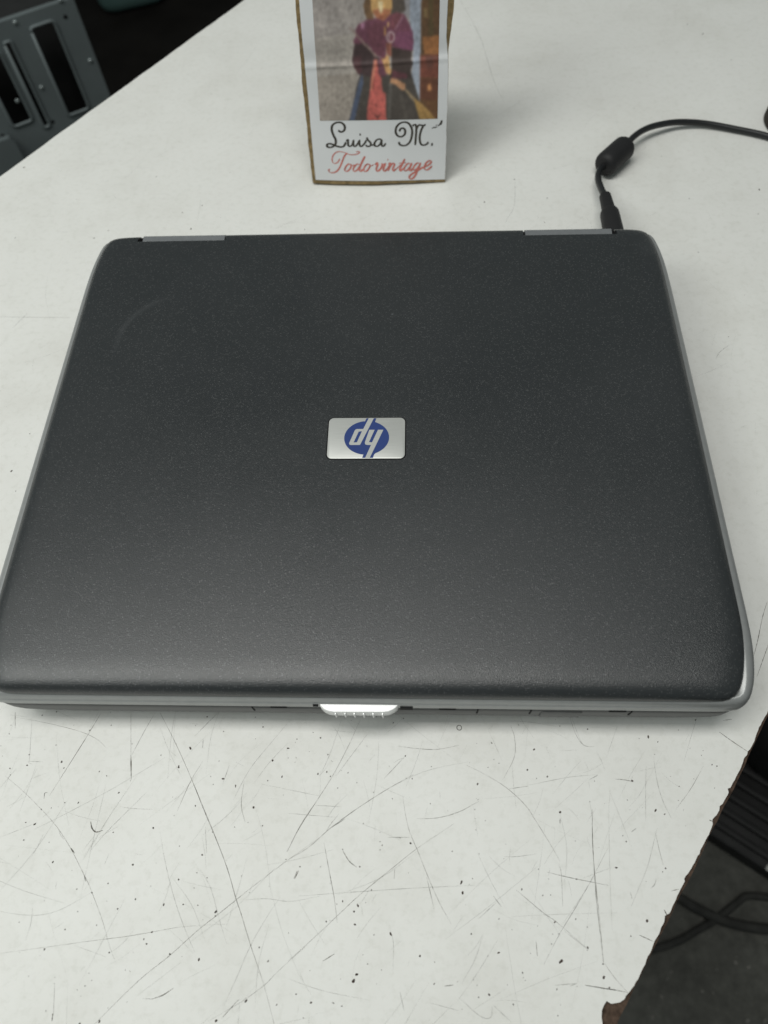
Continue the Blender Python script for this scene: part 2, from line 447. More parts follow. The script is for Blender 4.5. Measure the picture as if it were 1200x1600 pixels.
# (window, points, width in mm, dark?)
TR = [
 (WA, [(600, 32), (660, 150), (720, 285), (765, 395), (800, 480), (850, 610), (885, 730), (905, 790), (940, 905), (990, 1055), (1028, 1200)], 0.34, 1),
 (WA, [(605, 40), (690, 215), (765, 400), (797, 480)], 0.16, 1),
 (WA, [(1200, 500), (1080, 585), (960, 675), (885, 735), (810, 795), (740, 850), (640, 940), (540, 1020), (460, 1095), (370, 1185), (350, 1210)], 0.24, 1),
 (WA, [(380, 32), (330, 115), (280, 195), (210, 305)], 0.34, 1), (WA, [(210, 305), (185, 345)], 0.14, 1),
 (WA, [(491, 30), (491, 190)], 0.22, 1), (WA, [(491, 190), (492, 285)], 0.75, 1), (WA, [(580, 35), (540, 105), (495, 190)], 0.24, 1),
 (WA, [(57, 30), (57, 90)], 0.3, 1), (WA, [(60, 50), (160, 68), (290, 100), (360, 130), (400, 165)], 0.16, 1),
 (WA, [(20, 270), (90, 330), (155, 395), (205, 450), (240, 500), (270, 550), (305, 620), (330, 670), (350, 720), (385, 815), (410, 905), (430, 960)], 0.17, 1),
 (WA, [(265, 540), (280, 560)], 0.8, 1), (WA, [(315, 640), (322, 665)], 0.6, 1),
 (WA, [(0, 778), (80, 790), (160, 790), (240, 765), (345, 705)], 0.16, 0), (WA, [(0, 935), (150, 915), (330, 890), (470, 872), (570, 855), (690, 835), (860, 825)], 0.2, 0),
 (WA, [(345, 888), (470, 872), (575, 855)], 0.16, 1),
 (WA, [(600, 480), (615, 570), (640, 680), (670, 780), (700, 860), (730, 930)], 0.18, 0),
 (WA, [(760, 215), (715, 290), (665, 400)], 0.2, 1), (WA, [(1080, 70), (1000, 165), (940, 240), (900, 310), (875, 360)], 0.18, 0),
 (WA, [(1080, 145), (1010, 220), (950, 300)], 0.14, 0), (WA, [(915, 290), (905, 380), (920, 445)], 0.2, 1),
 (WA, [(1190, 360), (1130, 450), (1075, 555)], 0.26, 1), (WA, [(1120, 625), (1105, 655)], 0.6, 1),
 (WA, [(570, 1106), (610, 1092), (650, 1066)], 0.5, 1), (WA, [(535, 1105), (575, 1106)], 0.2, 0),
 (WA, [(895, 1108), (830, 1180)], 0.28, 1), (WA, [(1150, 905), (1040, 1005), (990, 1055), (900, 1120), (780, 1190)], 0.16, 1),
 (WA, [(1050, 725), (1000, 800), (940, 905), (890, 1020), (840, 1130)], 0.16, 0), (WA, [(920, 735), (1000, 730), (1090, 740), (1200, 720)], 0.2, 0),
 (WA, [(340, 440), (345, 465), (360, 480), (385, 474)], 0.9, 1), (WA, [(165, 355), (168, 335), (178, 332)], 0.45, 1),
 (WA, [(198, 1160), (195, 1190)], 0.6, 1), (WA, [(205, 1050), (200, 1170)], 0.2, 0), (WA, [(120, 60), (110, 215)], 0.2, 0), (WA, [(105, 215), (160, 217)], 0.25, 0),
 (WA, [(450, 385), (500, 392), (575, 395)], 0.16, 0), (WA, [(820, 30), (780, 70), (730, 120)], 0.18, 1), (WA, [(762, 130), (760, 165)], 0.25, 1),
 (WA, [(130, 470), (250, 410), (400, 330), (520, 260), (620, 200)], 0.14, 0), (WA, [(550, 330), (480, 400), (400, 480), (330, 560)], 0.14, 0),
 (WA, [(860, 230), (835, 300)], 0.2, 0), (WA, [(0, 500), (140, 445)], 0.14, 0), (WA, [(770, 460), (775, 560)], 0.14, 0),
 (WA, [(980, 300), (1100, 325), (1200, 345)], 0.14, 0), (WA, [(750, 620), (790, 690), (820, 800), (850, 900)], 0.14, 0),
 (WB, [(0, 550), (40, 470), (110, 360), (170, 265), (230, 150), (270, 60)], 0.18, 1), (WB, [(0, 585), (80, 535), (160, 465), (270, 385), (380, 315), (470, 265)], 0.26, 1),
 (WB, [(140, 485), (160, 450), (190, 415)], 0.2, 1), (WB, [(155, 468), (215, 430)], 0.3, 1),
 (WB, [(0, 965), (110, 865), (200, 780), (270, 715), (380, 625), (480, 545), (620, 450)], 0.22, 1),
 (WB, [(135, 520), (155, 630), (172, 720), (185, 820)], 0.26, 1), (WB, [(205, 550), (230, 590), (258, 612)], 0.5, 1),
 (WB, [(430, 345), (450, 460), (490, 560), (530, 660), (570, 750), (612, 825)], 0.2, 1), (WB, [(520, 650), (548, 770)], 0.22, 1),
 (WB, [(485, 430), (560, 427), (640, 405), (715, 365)], 0.24, 1), (WB, [(415, 158), (480, 167), (560, 170), (640, 155)], 0.22, 1),
 (WB, [(440, 195), (360, 280)], 0.22, 1), (WB, [(670, 230), (740, 265), (820, 315), (890, 380), (930, 440), (980, 520), (1020, 590)], 0.2, 1),
 (WB, [(835, 80), (850, 130), (848, 200), (805, 285)], 0.18, 1), (WB, [(1055, 45), (1080, 115), (1110, 155), (1150, 160)], 0.2, 1),
 (WB, [(970, 630), (1030, 645), (1100, 660), (1200, 680)], 0.34, 1), (WB, [(855, 697), (900, 735), (960, 785), (1010, 820), (1120, 915)], 0.26, 1),
 (WB, [(1140, 395), (1143, 520), (1150, 650), (1160, 770), (1172, 870), (1182, 970)], 0.34, 1), (WB, [(1200, 540), (1110, 710), (1020, 860), (960, 975)], 0.2, 1),
 (WB, [(1015, 600), (1025, 640), (1030, 760)], 0.2, 1), (WB, [(810, 572), (860, 572), (930, 562)], 0.2, 0), (WB, [(830, 318), (900, 308)], 0.26, 1), (WB, [(900, 305), (1050, 275), (1160, 265)], 0.18, 0),
 (WB, [(770, 720), (800, 760)], 0.4, 0), (WB, [(780, 745), (715, 805)], 0.22, 0), (WB, [(130, 965), (175, 936)], 0.55, 1), (WB, [(585, 1058), (620, 1054)], 0.4, 1),
 (WB, [(420, 1080), (435, 1150)], 0.28, 0), (WB, [(730, 870), (700, 960), (650, 1050)], 0.14, 0), (WB, [(400, 620), (398, 655)], 0.3, 1),
 (WB, [(375, 500), (455, 500)], 0.3, 0), (WB, [(1000, 1055), (1080, 1048)], 0.22, 0), (WB, [(1115, 1055), (1200, 1068)], 0.4, 1), (WB, [(0, 410), (180, 425)], 0.18, 0),
 (WB, [(100, 380), (200, 385)], 0.18, 0), (WB, [(40, 720), (250, 705), (480, 690), (700, 680)], 0.2, 0), (WB, [(380, 830), (395, 900), (393, 1000)], 0.12, 0),
 (WB, [(640, 1100), (720, 1170), (760, 1175), (765, 1135)], 0.22, 0), (WB, [(770, 1130), (840, 1195)], 0.2, 0), (WB, [(530, 1120), (640, 1150)], 0.14, 0),
 (WB, [(0, 1030), (130, 1075), (300, 1110)], 0.14, 0), (WB, [(200, 60), (160, 180), (120, 270)], 0.14, 0), (WB, [(300, 110), (240, 190), (180, 270)], 0.14, 1),
 (WB, [(930, 890), (935, 945)], 0.3, 1), (WB, [(1020, 430), (1020, 450)], 0.4, 1), (WB, [(35, 625), (22, 655)], 0.4, 1),
 (WC, [(148, 535), (145, 640), (150, 760), (165, 920), (185, 1110), (202, 1290)], 0.26, 1), (WC, [(260, 375), (310, 380), (345, 388)], 0.4, 1),
 (WC, [(780, 140), (850, 190), (925, 240)], 0.5, 1), (WC, [(700, 310), (640, 420), (560, 530)], 0.16, 1), (WC, [(470, 620), (440, 740), (415, 830), (340, 1010)], 0.16, 0),
 (WC, [(540, 570), (500, 490), (470, 390), (450, 260)], 0.18, 0), (WC, [(460, 640), (480, 730), (500, 805)], 0.2, 1), (WC, [(415, 310), (412, 420), (412, 590)], 0.16, 0),
 (WC, [(110, 1405), (190, 1420), (260, 1430), (325, 1443)], 0.5, 1), (WC, [(200, 1285), (250, 1360), (320, 1440)], 0.18, 1), (WC, [(0, 1130), (120, 1225)], 0.16, 1),
 (WC, [(380, 1155), (450, 1187)], 0.4, 1), (WC, [(465, 875), (455, 905), (435, 922)], 0.3, 0), (WC, [(540, 935), (580, 925)], 0.3, 1), (WC, [(340, 640), (365, 622)], 0.4, 0),
 (WC, [(505, 1030), (518, 1055)], 0.9, 1), (WC, [(730, 580), (750, 588)], 0.7, 1), (WC, [(235, 430), (228, 560), (235, 900), (245, 1130)], 0.12, 0),
 (WC, [(0, 1095), (80, 980), (160, 850)], 0.15, 0), (WC, [(235, 820), (100, 870)], 0.15, 0), (WC, [(40, 60), (90, 190), (130, 215)], 0.16, 0), (WC, [(270, 110), (215, 270)], 0.16, 0),
 (WC, [(130, 378), (175, 355)], 0.3, 0), (WC, [(335, 940), (345, 975)], 0.3, 0), (WC, [(35, 1410), (68, 1396)], 0.35, 0), (WC, [(800, 82), (845, 76)], 0.45, 0),
 ((1060, 940, 8), [(1110, 0), (1050, 200), (990, 490), (938, 690)], 0.42, 1), ((1060, 940, 8), [(1130, 520), (1080, 660), (980, 940)], 0.42, 1),
 ((700, 0, 2.4), [(45, 0), (85, 70), (125, 150), (155, 250), (175, 310), (210, 385)], 0.3, 0),
 ((1000, 340, 5.333), [(630, 1180), (665, 1120), (745, 1060)], 0.3, 0), ((640, 200, 3.333), [(548, 270), (545, 400), (500, 490)], 0.25, 0),
 ((0, 370, 3.02), [(60, 430), (130, 360)], 0.3, 0), ((0, 370, 3.02), [(0, 378), (330, 382)], 0.25, 0),
]
for win, pts, w, dk in TR:
    P = catmull(zoom_pts(win, pts), 10)
    (dark if dk else pale).stroke(P, w * MM * (0.56 if dk else 0.62), wob=0.55)

SPOT = [
 (WA, 102, 230, .9, 1), (WA, 777, 48, .7, 1), (WA, 986, 86, .7, 1), (WA, 1022, 212, 1.0, 1), (WA, 35, 112, .5, 1), (WA, 210, 154, .5, 1), (WA, 417, 80, .5, 1), (WA, 575, 465, .9, 1),
 (WA, 498, 603, .9, 1), (WA, 670, 658, .8, 1), (WA, 670, 236, .8, 1.8), (WA, 951, 388, .9, 1.6), (WA, 155, 395, .6, 1), (WA, 131, 450, .7, 1.8), (WA, 243, 370, .5, 1), (WA, 880, 462, .4, 1),
 (WA, 687, 752, .6, 1), (WA, 742, 755, .5, 1), (WA, 614, 753, .6, 2), (WA, 508, 732, .5, 1.6), (WA, 244, 846, .6, 1), (WA, 570, 855, .6, 1.5), (WA, 637, 938, .7, 1), (WA, 410, 932, .7, 1),
 (WA, 167, 920, .5, 2), (WA, 972, 913, .6, 1), (WA, 922, 1114, .7, 1.8), (WA, 811, 1188, .8, 1.5), (WA, 1005, 965, .5, 2), (WA, 808, 795, .6, 1), (WA, 940, 905, .5, 1), (WA, 345, 708, .6, 1.2),
 (WA, 292, 778, .4, 1), (WA, 72, 818, .4, 1), (WA, 1110, 1088, .5, 1), (WA, 1165, 1120, .5, 1.5), (WA, 604, 192, .4, 1.6), (WA, 790, 272, .4, 1), (WA, 728, 690, .4, 1), (WA, 90, 510, .6, 1),
 (WA, 373, 1190, .8, 1.5), (WA, 288, 694, .4, 1.8), (WA, 240, 240, .5, 1.5), (WA, 425, 481, .4, 2), (WA, 1193, 263, .6, 1), (WA, 1114, 132, .4, 1), (WA, 797, 481, .4, 1), (WA, 660, 150, .4, 1),
 (WB, 440, 195, .6, 1.3), (WB, 145, 255, .5, 1.8), (WB, 112, 262, .5, 1.8), (WB, 150, 190, .5, 1.6), (WB, 296, 158, .35, 1), (WB, 33, 131, .4, 1), (WB, 534, 374, .4, 1), (WB, 466, 280, .4, 1.8),
 (WB, 1020, 406, 1.0, 1), (WB, 972, 273, .6, 1.8), (WB, 655, 708, .9, 1.4), (WB, 247, 778, .8, 1), (WB, 251, 827, .9, 1), (WB, 143, 816, .6, 1.2), (WB, 205, 545, .5, 1), (WB, 205, 740, .5, 1.6),
 (WB, 495, 945, .9, 1), (WB, 298, 975, .5, 1), (WB, 246, 1040, 1.3, 1.4), (WB, 754, 1090, .9, 1), (WB, 1023, 966, 1.1, 2.2), (WB, 880, 1008, .6, 1.2), (WB, 1008, 1070, .5, 1.4), (WB, 1183, 1026, .8, 1.4),
 (WB, 1182, 975, .5, 1), (WB, 687, 862, .5, 1.6), (WB, 1082, 657, .5, 1.3), (WB, 1000, 818, .5, 1.5), (WB, 1015, 862, .4, 1.4), (WB, 988, 900, .4, 1), (WB, 890, 1037, .35, 1), (WB, 1012, 1168, .5, 1),
 (WB, 845, 1127, .5, 1.4), (WB, 715, 1100, .4, 1.4), (WB, 548, 1050, .4, 1.8), (WB, 88, 1120, .5, 1.6), (WB, 166, 1120, .4, 1), (WB, 32, 1088, .4, 1), (WB, 82, 1000, .3, 1), (WB, 420, 502, .4, 1),
 (WB, 712, 360, .4, 1), (WB, 692, 655, .4, 1), (WB, 985, 716, .4, 1), (WB, 955, 718, .4, 1.6), (WB, 1080, 805, .3, 1), (WB, 1132, 366, .35, 1), (WB, 380, 233, .3, 1), (WB, 225, 258, .4, 1.5),
 (WC, 425, 165, .8, 1.8), (WC, 380, 173, .4, 1), (WC, 457, 252, .35, 1), (WC, 576, 130, .4, 1), (WC, 691, 257, .4, 1), (WC, 580, 412, .5, 1), (WC, 345, 384, 1.0, 1), (WC, 768, 311, .5, 1.6),
 (WC, 744, 303, .4, 2), (WC, 507, 551, .5, 1.8), (WC, 315, 688, .5, 1.4), (WC, 298, 658, .35, 1.8), (WC, 512, 822, .7, 1.2), (WC, 497, 840, .4, 1.5), (WC, 419, 1084, 1.0, 1.5), (WC, 338, 1161, .5, 1.2),
 (WC, 65, 876, .4, 1.5), (WC, 198, 1300, .5, 1.2), (WC, 203, 1367, .9, 1.6), (WC, 230, 1418, .6, 1.3), (WC, 62, 1076, .4, 1.3), (WC, 120, 1115, .4, 1), (WC, 601, 530, .3, 1), (WC, 756, 420, .4, 1.2), (WC, 133, 489, .35, 1),
 ((0, 200, 2.4), 90, 148, 1.0, 1.8), ((0, 200, 2.4), 57, 412, .7, 1.2), ((0, 200, 2.4), 353, 413, .9, 1), ((0, 200, 2.4), 758, 291, .9, 1), ((0, 200, 2.4), 684, 317, .8, 1), ((0, 200, 2.4), 716, 378, .9, 1.6), ((0, 200, 2.4), 407, 385, .7, 1),
 ((0, 200, 2.4), 288, 268, .5, 1), ((0, 200, 2.4), 432, 261, .5, 1), ((0, 200, 2.4), 863, 169, .5, 1), ((0, 200, 2.4), 1053, 102, .5, 1), ((0, 370, 3.02), 55, 1105, .8, 2.2), ((0, 370, 3.02), 141, 929, .5, 1.6), ((0, 370, 3.02), 75, 1200, .5, 1.5),
 ((640, 200, 3.333), 390, 386, 1.0, 1.3), ((640, 200, 3.333), 363, 411, .6, 1), ((640, 200, 3.333), 340, 205, .6, 1), ((640, 200, 3.333), 545, 268, .8, 1.4), ((640, 200, 3.333), 716, 365, .7, 1), ((640, 200, 3.333), 702, 492, .7, 1),
 ((1100, 100, 5.33), 460, 1047, .9, 1.9), ((1100, 100, 5.33), 452, 1250, .6, 1), ((900, 180, 6), 800, 385, .6, 1), ((1000, 340, 5.333), 738, 993, .5, 1), ((1000, 340, 5.333), 485, 290, .7, 1),
]
for win, x, y, r, asp in SPOT:
    c = zoom_pts(win, [(x, y)])[0]
    chips.blob(c, r * MM * 0.52, asp, random.uniform(0.6, 1.6) if asp > 1.25 else random.uniform(0, 3), n=11)
# ring mark near the front edge of the laptop
c = zoom_pts(WB, [(642, 89)])[0]
dark.stroke([c[:2] + 0.0011 * np.array([math.cos(a), math.sin(a)]) for a in np.linspace(0, 6.2, 20)], 0.0003, taper=False)

def on_bench(p, m=0.01):
    return np.dot(np.array(p) - R0, rn_) < -m and np.dot(np.array(p) - L0, np.array([-ld_[1], ld_[0]])) < -m

n_done = 0
while n_done < 640:
    front = n_done < 300
    p = np.array([random.uniform(-0.22, 0.19), random.uniform(-0.27, -0.11)]) if front else np.array([random.uniform(-0.35, 0.34), random.uniform(-0.2, 0.5)])
    if not on_bench(p, 0.02): continue
    n_done += 1
    a = random.gauss(1.0, 0.6) if random.random() < 0.6 else random.uniform(0, math.pi)
    L = random.choice([0.004, 0.008, 0.014, 0.022, 0.04]) * random.uniform(0.6, 1.3)
    d = np.array([math.cos(a), math.sin(a)]); s = np.array([-d[1], d[0]])
    k = random.gauss(0, 0.03) * L
    q = [p - d * L / 2, p + s * k, p + d * L / 2]
    if not (on_bench(q[0]) and on_bench(q[2])): continue
    pale.stroke(catmull(q, 5), random.uniform(0.02, 0.07) * MM * (1 if front else 0.9), wob=0.5)
for i in range(520):
    front = i < 380
    p = np.array([random.uniform(-0.22, 0.19), random.uniform(-0.27, -0.12)]) if front else np.array([random.uniform(-0.35, 0.34), random.uniform(-0.2, 0.5)])
    if not on_bench(p): continue
    r = min(0.45, 0.09 + random.expovariate(11)) * MM
    chips.blob(p, r, random.uniform(1, 2.2), random.gauss(1.0, 0.7), n=7)
obj('dark_scratches', dark.mesh(), M_SCR, bench, 'stuff')
obj('faint_scratches', pale.mesh(), M_SCR2, bench, 'stuff')
obj('surface_chips', chips.mesh(), M_CHIP, bench, 'stuff')

# ------------------------------------------------------------------ laptop
laptop = empty('laptop', (0, 0, 0), 'closed charcoal laptop with silver rim lying on the white workbench', 'laptop')
RIM_H = [(0, 139.6), (120, 139.6), (150, 139.4), (159, 139.0), (163.2, 136.8), (165.4, 131.5), (166.9, 124), (168.0, 114), (168.5, 97), (168.8, 60), (169.3, 0), (169.9, -85),
         (170.0, -96), (169.8, -106), (169.2, -113), (168.3, -119.5), (167.0, -126), (164.6, -131.8), (161.6, -135.2), (156.5, -136.4), (140, -136.4), (60, -136.4), (0, -136.4)]
COV_H = [(0, 140.6), (120, 140.4), (148, 139.9), (156, 139.0), (159.6, 136.6), (161.8, 129), (163.3, 117.5), (164.0, 103), (164.2, 60), (164.5, 0), (164.7, -91),
         (164.6, -99.6), (164.2, -107), (163.3, -114), (162, -120), (160.2, -126.5), (157.6, -131.4), (153.5, -133.9), (148, -134.4), (110, -134.4), (0, -134.4)]

def outline(half, n=420):
    pts = [np.array(p, float) for p in half]
    for _ in range(3):                          # Chaikin rounding
        q = [pts[0]]
        for a, c in zip(pts[:-1], pts[1:]):
            q += [a * 0.75 + c * 0.25, a * 0.25 + c * 0.75]
        q.append(pts[-1]); pts = q
    full = pts + [np.array([-p[0], p[1]]) for p in pts[-2:0:-1]]
    full.append(full[0])
    full = np.array(full)
    d = np.r_[0, np.cumsum(np.linalg.norm(np.diff(full, axis=0), axis=1))]
    t = np.linspace(0, d[-1], n, endpoint=False)
    return np.stack([np.interp(t, d, full[:, 0]), np.interp(t, d, full[:, 1])], 1)

def normals(P):
    t = np.roll(P, -2, 0) - np.roll(P, 2, 0)
    t /= np.linalg.norm(t, axis=1)[:, None]
    nrm = np.stack([-t[:, 1], t[:, 0]], 1)      # outline runs clockwise -> outward
    if np.sum(nrm * P) < 0: nrm = -nrm
    return nrm

def smooth_w(w, k=6):
    for _ in range(k): w = (np.roll(w, 1) + w + np.roll(w, -1)) / 3
    return w

def shell(P, prof, lift=0.0):
    """prof: list of (inset at sides, inset at front, inset at back, z) in mm"""
    N = normals(P)
    fr = smooth_w(np.clip(-N[:, 1], 0, 1) ** 2, 14); bk = smooth_w(np.clip(N[:, 1], 0, 1) ** 2, 14)
    sd = 1 - fr - bk
    rings = []
    for (s, f, k, z) in prof:
        ins = sd * s + fr * f + bk * k
        Q = P - N * ins[:, None]
        zz = z + (lift * min(1.0, max(0.0, (z - 29) / 5.0)) * (1 - fr) if lift else 0 * fr)
        rings.append([(x * MM, y * MM, h * MM) for (x, y), h in zip(Q, zz)])
    return rings

C = outline(COV_H); R = outline(RIM_H)
prof = [(3, 3, 3, 36.6), (0.15, 0.1, 0.1, 36.8), (0, 0, 0, 37.3), (0.05, 0.12, 0.1, 38.6), (0.35, 0.5, 0.4, 39.8), (0.9, 1.2, 0.9, 41.0), (1.6, 2.2, 1.6, 42.0), (2.5, 3.5, 2.4, 42.75),
        (3.6, 5.2, 3.2, 43.3), (5.0, 7.4, 4.2, 43.75), (7.0, 10.8, 5.6, 44.08), (10, 16, 8, 44.26), (22, 30, 20, 44.4)]
rings_c = []
FRC = smooth_w(np.clip(-normals(C)[:, 1], 0, 1) ** 2, 14)
for (s_, f_, k_, z_) in prof:                    # drawn in towards the middle, front roll longer than the sides
    rings_c.append([(x * (1 - s_ / 165.0) * MM, y * (1 - (f_ / 134.4 if y < 0 else k_ / 140.6)) * MM, (z_ + max(0.0, 42 - z_) * 0.5 * (1 - fr_)) * MM) for (x, y), fr_ in zip(C, FRC)])
last = np.array(rings_c[-1])
for k in (0.8, 0.6, 0.4, 0.2, 0.05):
    rings_c.append([(x * k, y * k, z) for x, y, z in last])
cov = loft(rings_c)
HX = [(-137.2, -88.2), (88.2, 137.8)]
cuts = [box_mesh((a + c) / 2 * MM, 0.1385, 0.0425, (c - a) * MM, 0.0125, 0.016) for a, c in ((-140.0, -87.4), (87.0, 140.4))]
cov = boolean(cov, cuts)
cov.materials.clear(); sharpen(cov, 40)
cover = obj('lid_cover', cov, M_LID, laptop)

rim = loft(shell(R, [(8, 5, 4, 36.4), (6.0, 3.3, 1.2, 37.3), (5.2, 2.9, 0.9, 37.35), (3.8, 2.3, 0.6, 37.0), (2.4, 1.55, 0.35, 36.2), (1.3, 0.95, 0.2, 35.0), (0.5, 0.72, 0.1, 33.6), (0.42, 0.28, 0.05, 33.2), (0.08, 0.05, 0, 31.0),
                          (0, 0, 0, 29.6), (0.25, 0.2, 0.1, 28.4), (0.9, 0.6, 0.6, 27.8), (4, 4, 4, 27.6)], lift=2.9))
obj('silver_rim', sharpen(rim, 32), M_SILVER, laptop)

B = outline([(0, 138.6), (120, 138.6), (148, 138), (157, 135.5), (163, 130), (166.5, 122), (168, 110), (169, 60), (169.2, 0), (169.2, -90), (168.6, -104), (167.4, -116), (166.0, -124), (163.4, -131), (159.6, -135.0), (155, -136.05), (60, -136.1), (0, -136.1)])
base_m = loft(shell(B, [(12, 12, 12, 5.0), (7, 4.0, 3, 5.4), (3.6, 1.8, 1.4, 8.0), (1.8, 0.9, 0.8, 12.0), (0.7, 0.35, 0.4, 17), (0.25, 0.1, 0.2, 22), (0.1, 0, 0.1, 25.6), (0.5, 0.35, 0.4, 26.3), (3.0, 2.6, 2.6, 26.4), (3.0, 2.6, 2.6, 27.7)]))
base = obj('base', sharpen(base_m, 32), M_BASE, laptop)
for x, y in ((-140, -110), (140, -110), (-140, 112), (140, 112)):
    rg = [[((x + r * math.cos(a)) * MM, (y + r * math.sin(a)) * MM, z * MM) for a in np.linspace(0, 2 * math.pi, 20, endpoint=False)] for r, z in ((7, 0.02), (7.5, 0.6), (7.5, 5.3))]
    obj('foot', sharpen(loft(rg)), M_RUB, base)
# seams, bay doors and bump stops along the front of the base
def bx(name, x0, x1, y0, y1, z0, z1, mat, par, bev=0.0):
    return obj(name, box_mesh((x0 + x1) / 2 * MM, (y0 + y1) / 2 * MM, (z0 + z1) / 2 * MM, abs(x1 - x0) * MM, abs(y1 - y0) * MM, abs(z1 - z0) * MM, bev), mat, par)
for x in (-46.5, 51.6, 74.4, 117.0):
    bx('panel_seam', x - 0.35, x + 0.35, -136.22, -133, 20, 26.0, M_DARK, base)
bx('drive_bay_door', -45.8, 51.0, -136.3, -134.2, 16.5, 25.6, M_BASE, base, 0.0004)
bx('card_slot_door', 79, 96.5, -136.5, -134.2, 15.5, 25.2, M_BASE, base, 0.0005)
for x in (-34.5, 38.5, 110.5):
    bx('bump_stop', x - 3.6, x + 3.6, -136.65, -134, 27.0, 28.7, M_DARK, base, 0.0003)
bx('side_port', 168.0, 169.6, 20, 44, 10, 20, M_DARK, base, 0.0004)
bx('side_port', 168.0, 169.6, 60, 76, 10, 17, M_DARK, base, 0.0004)

# hinge covers set into the notches of the lid
for a, c in HX:
    prof_h = [(132.6, 40.0), (132.7, 43.3), (133.1, 43.6), (136.9, 43.7), (137.5, 43.3), (138.9, 42.2), (139.9, 40.4), (140.3, 37.0), (140.3, 34.0), (132.6, 34.0)]
    rings = [[(x * MM, y * MM, z * MM) for y, z in prof_h] for x in (a, c)]
    obj('hinge_cover', sharpen(loft(rings), 30), M_HINGE, laptop)
for x0, x1 in ((-139.9, -87.5), (87.1, 140.3)):
    bx('hinge_well', x0, x1, 132.4, 139.3, 36.0, 40.6, M_DARK, laptop)

# maker's badge
def rounded_rect(w, h, r, n=8):
    P = []
    for cx, cy, a0 in ((w / 2 - r, h / 2 - r, 0), (-w / 2 + r, h / 2 - r, 90), (-w / 2 + r, -h / 2 + r, 180), (w / 2 - r, -h / 2 + r, 270)):
        for k in range(n + 1):
            a = math.radians(a0 + 90 * k / n)
            P.append((cx + r * math.cos(a), cy + r * math.sin(a)))
    return P
BC = (0.45, -8.0)
def ring_at(P, z, k=1.0): return [((BC[0] + x * k) * MM, (BC[1] + y * k) * MM, z * MM) for x, y in P]
rr_ = rounded_rect(39.2, 25.0, 3.0)
obj('badge_recess', loft([ring_at(rr_, 44.3), ring_at(rr_, 44.43)], smooth=False), M_DARK, laptop)
rr_ = rounded_rect(38.0, 24.0, 2.6)
badge = obj('badge', sharpen(loft([ring_at(rr_, 44.35), ring_at(rr_, 44.72), ring_at(rr_, 44.82, 0.988)]), 50), M_BADGE, laptop)
def bz(zx, zy): return ((zx - 612) / 815 * 38.0, (431 - zy) / 430 * 24.0)
def flat(polys, z, dz=0.0):
    V, F = [], []
    for k, P in enumerate(polys):
        b0 = len(V)
        V += [((BC[0] + x) * MM, (BC[1] + y) * MM, (z + dz * k) * MM) for x, y in P]
        F.append(tuple(range(b0, b0 + len(P))))
    me = mesh_from(V, F)
    bm = bmesh.new(); bm.from_mesh(me); bmesh.ops.triangulate(bm, faces=bm.faces, ngon_method='EAR_CLIP')
    for f in bm.faces:
        if f.normal.z < 0: f.normal_flip()
    bm.to_mesh(me); bm.free()
    return me
# the blue field: an oval joined to two tabs, one outline
oval = [(615 + 238 * math.cos(a), 430 - 178 * math.sin(a)) for a in np.linspace(0, 2 * math.pi, 72, endpoint=False)]
field = []
for x, y in oval:
    if y < 270 and 575 < x < 705: continue
    if y > 590 and 590 < x < 702: continue
    field.append((x, y))
top_i = max(i for i, (x, y) in enumerate(field) if x >= 700 and y < 300)
field[top_i + 1:top_i + 1] = [(698, 262), (712, 222), (606, 222), (590, 255)]
bot_i = max(i for i, (x, y) in enumerate(field) if x <= 592 and y > 560)
field[bot_i + 1:bot_i + 1] = [(588, 605), (576, 641), (688, 641), (700, 606)]
obj('logo_field', flat([[bz(*p) for p in field]], 44.86), M_BLUE, badge)
let_d = [(630, 221), (685, 221), (550, 503), (543, 507), (450, 507), (436, 502), (432, 488), (486, 352), (496, 342), (508, 338), (575, 338)]
let_y = [(640, 347), (697, 347), (642, 477), (674, 480), (733, 347), (790, 347), (655, 642), (607, 642), (664, 508), (620, 507), (602, 500), (598, 484), (601, 470)]
hole = [(528, 366), (562, 362), (514, 478), (479, 481)]
obj('logo_letters', flat([[bz(*p) for p in let_d], [bz(*p) for p in let_y]], 44.90), M_BADGE, badge)
obj('logo_counter', flat([[bz(*p) for p in hole]], 44.94), M_BLUE, badge)

# latch
lt = [(-16.6, -135.2), (17.9, -135.0), (17.0, -136.6), (15.6, -137.8), (13.6, -138.7), (11.5, -139.0), (-9.9, -139.2), (-12.2, -138.9), (-14.3, -138.0), (-15.7, -136.8)]
def lring(k, z, off=0.0): return [(x * MM * k, (y - off if y < -135.5 else y) * MM, z * MM) for x, y in lt]
latch = obj('latch', sharpen(loft([lring(0.97, 26.2), lring(1.0, 27.0, .25), lring(1.0, 32.2, .3), lring(0.995, 32.8, .2), lring(0.985, 33.1, 0.0)]), 40), M_LATCH, laptop)
lt_side = [(x, y) for x, y in lt]
for k in range(6):
    x = -9.2 + k * 4.0
    bx('latch_rib', x - 0.35, x + 0.35, -140.15, -138.8, 26.4, 32.2, M_LATCH, latch, 0.0002)
bx('latch_slot', -19.0, -16.9, -136.75, -135.0, 31.2, 33.0, M_DARK, laptop)
bx('latch_slot', 18.2, 23.6, -136.75, -135.0, 27.2, 31.4, M_DARK, laptop)

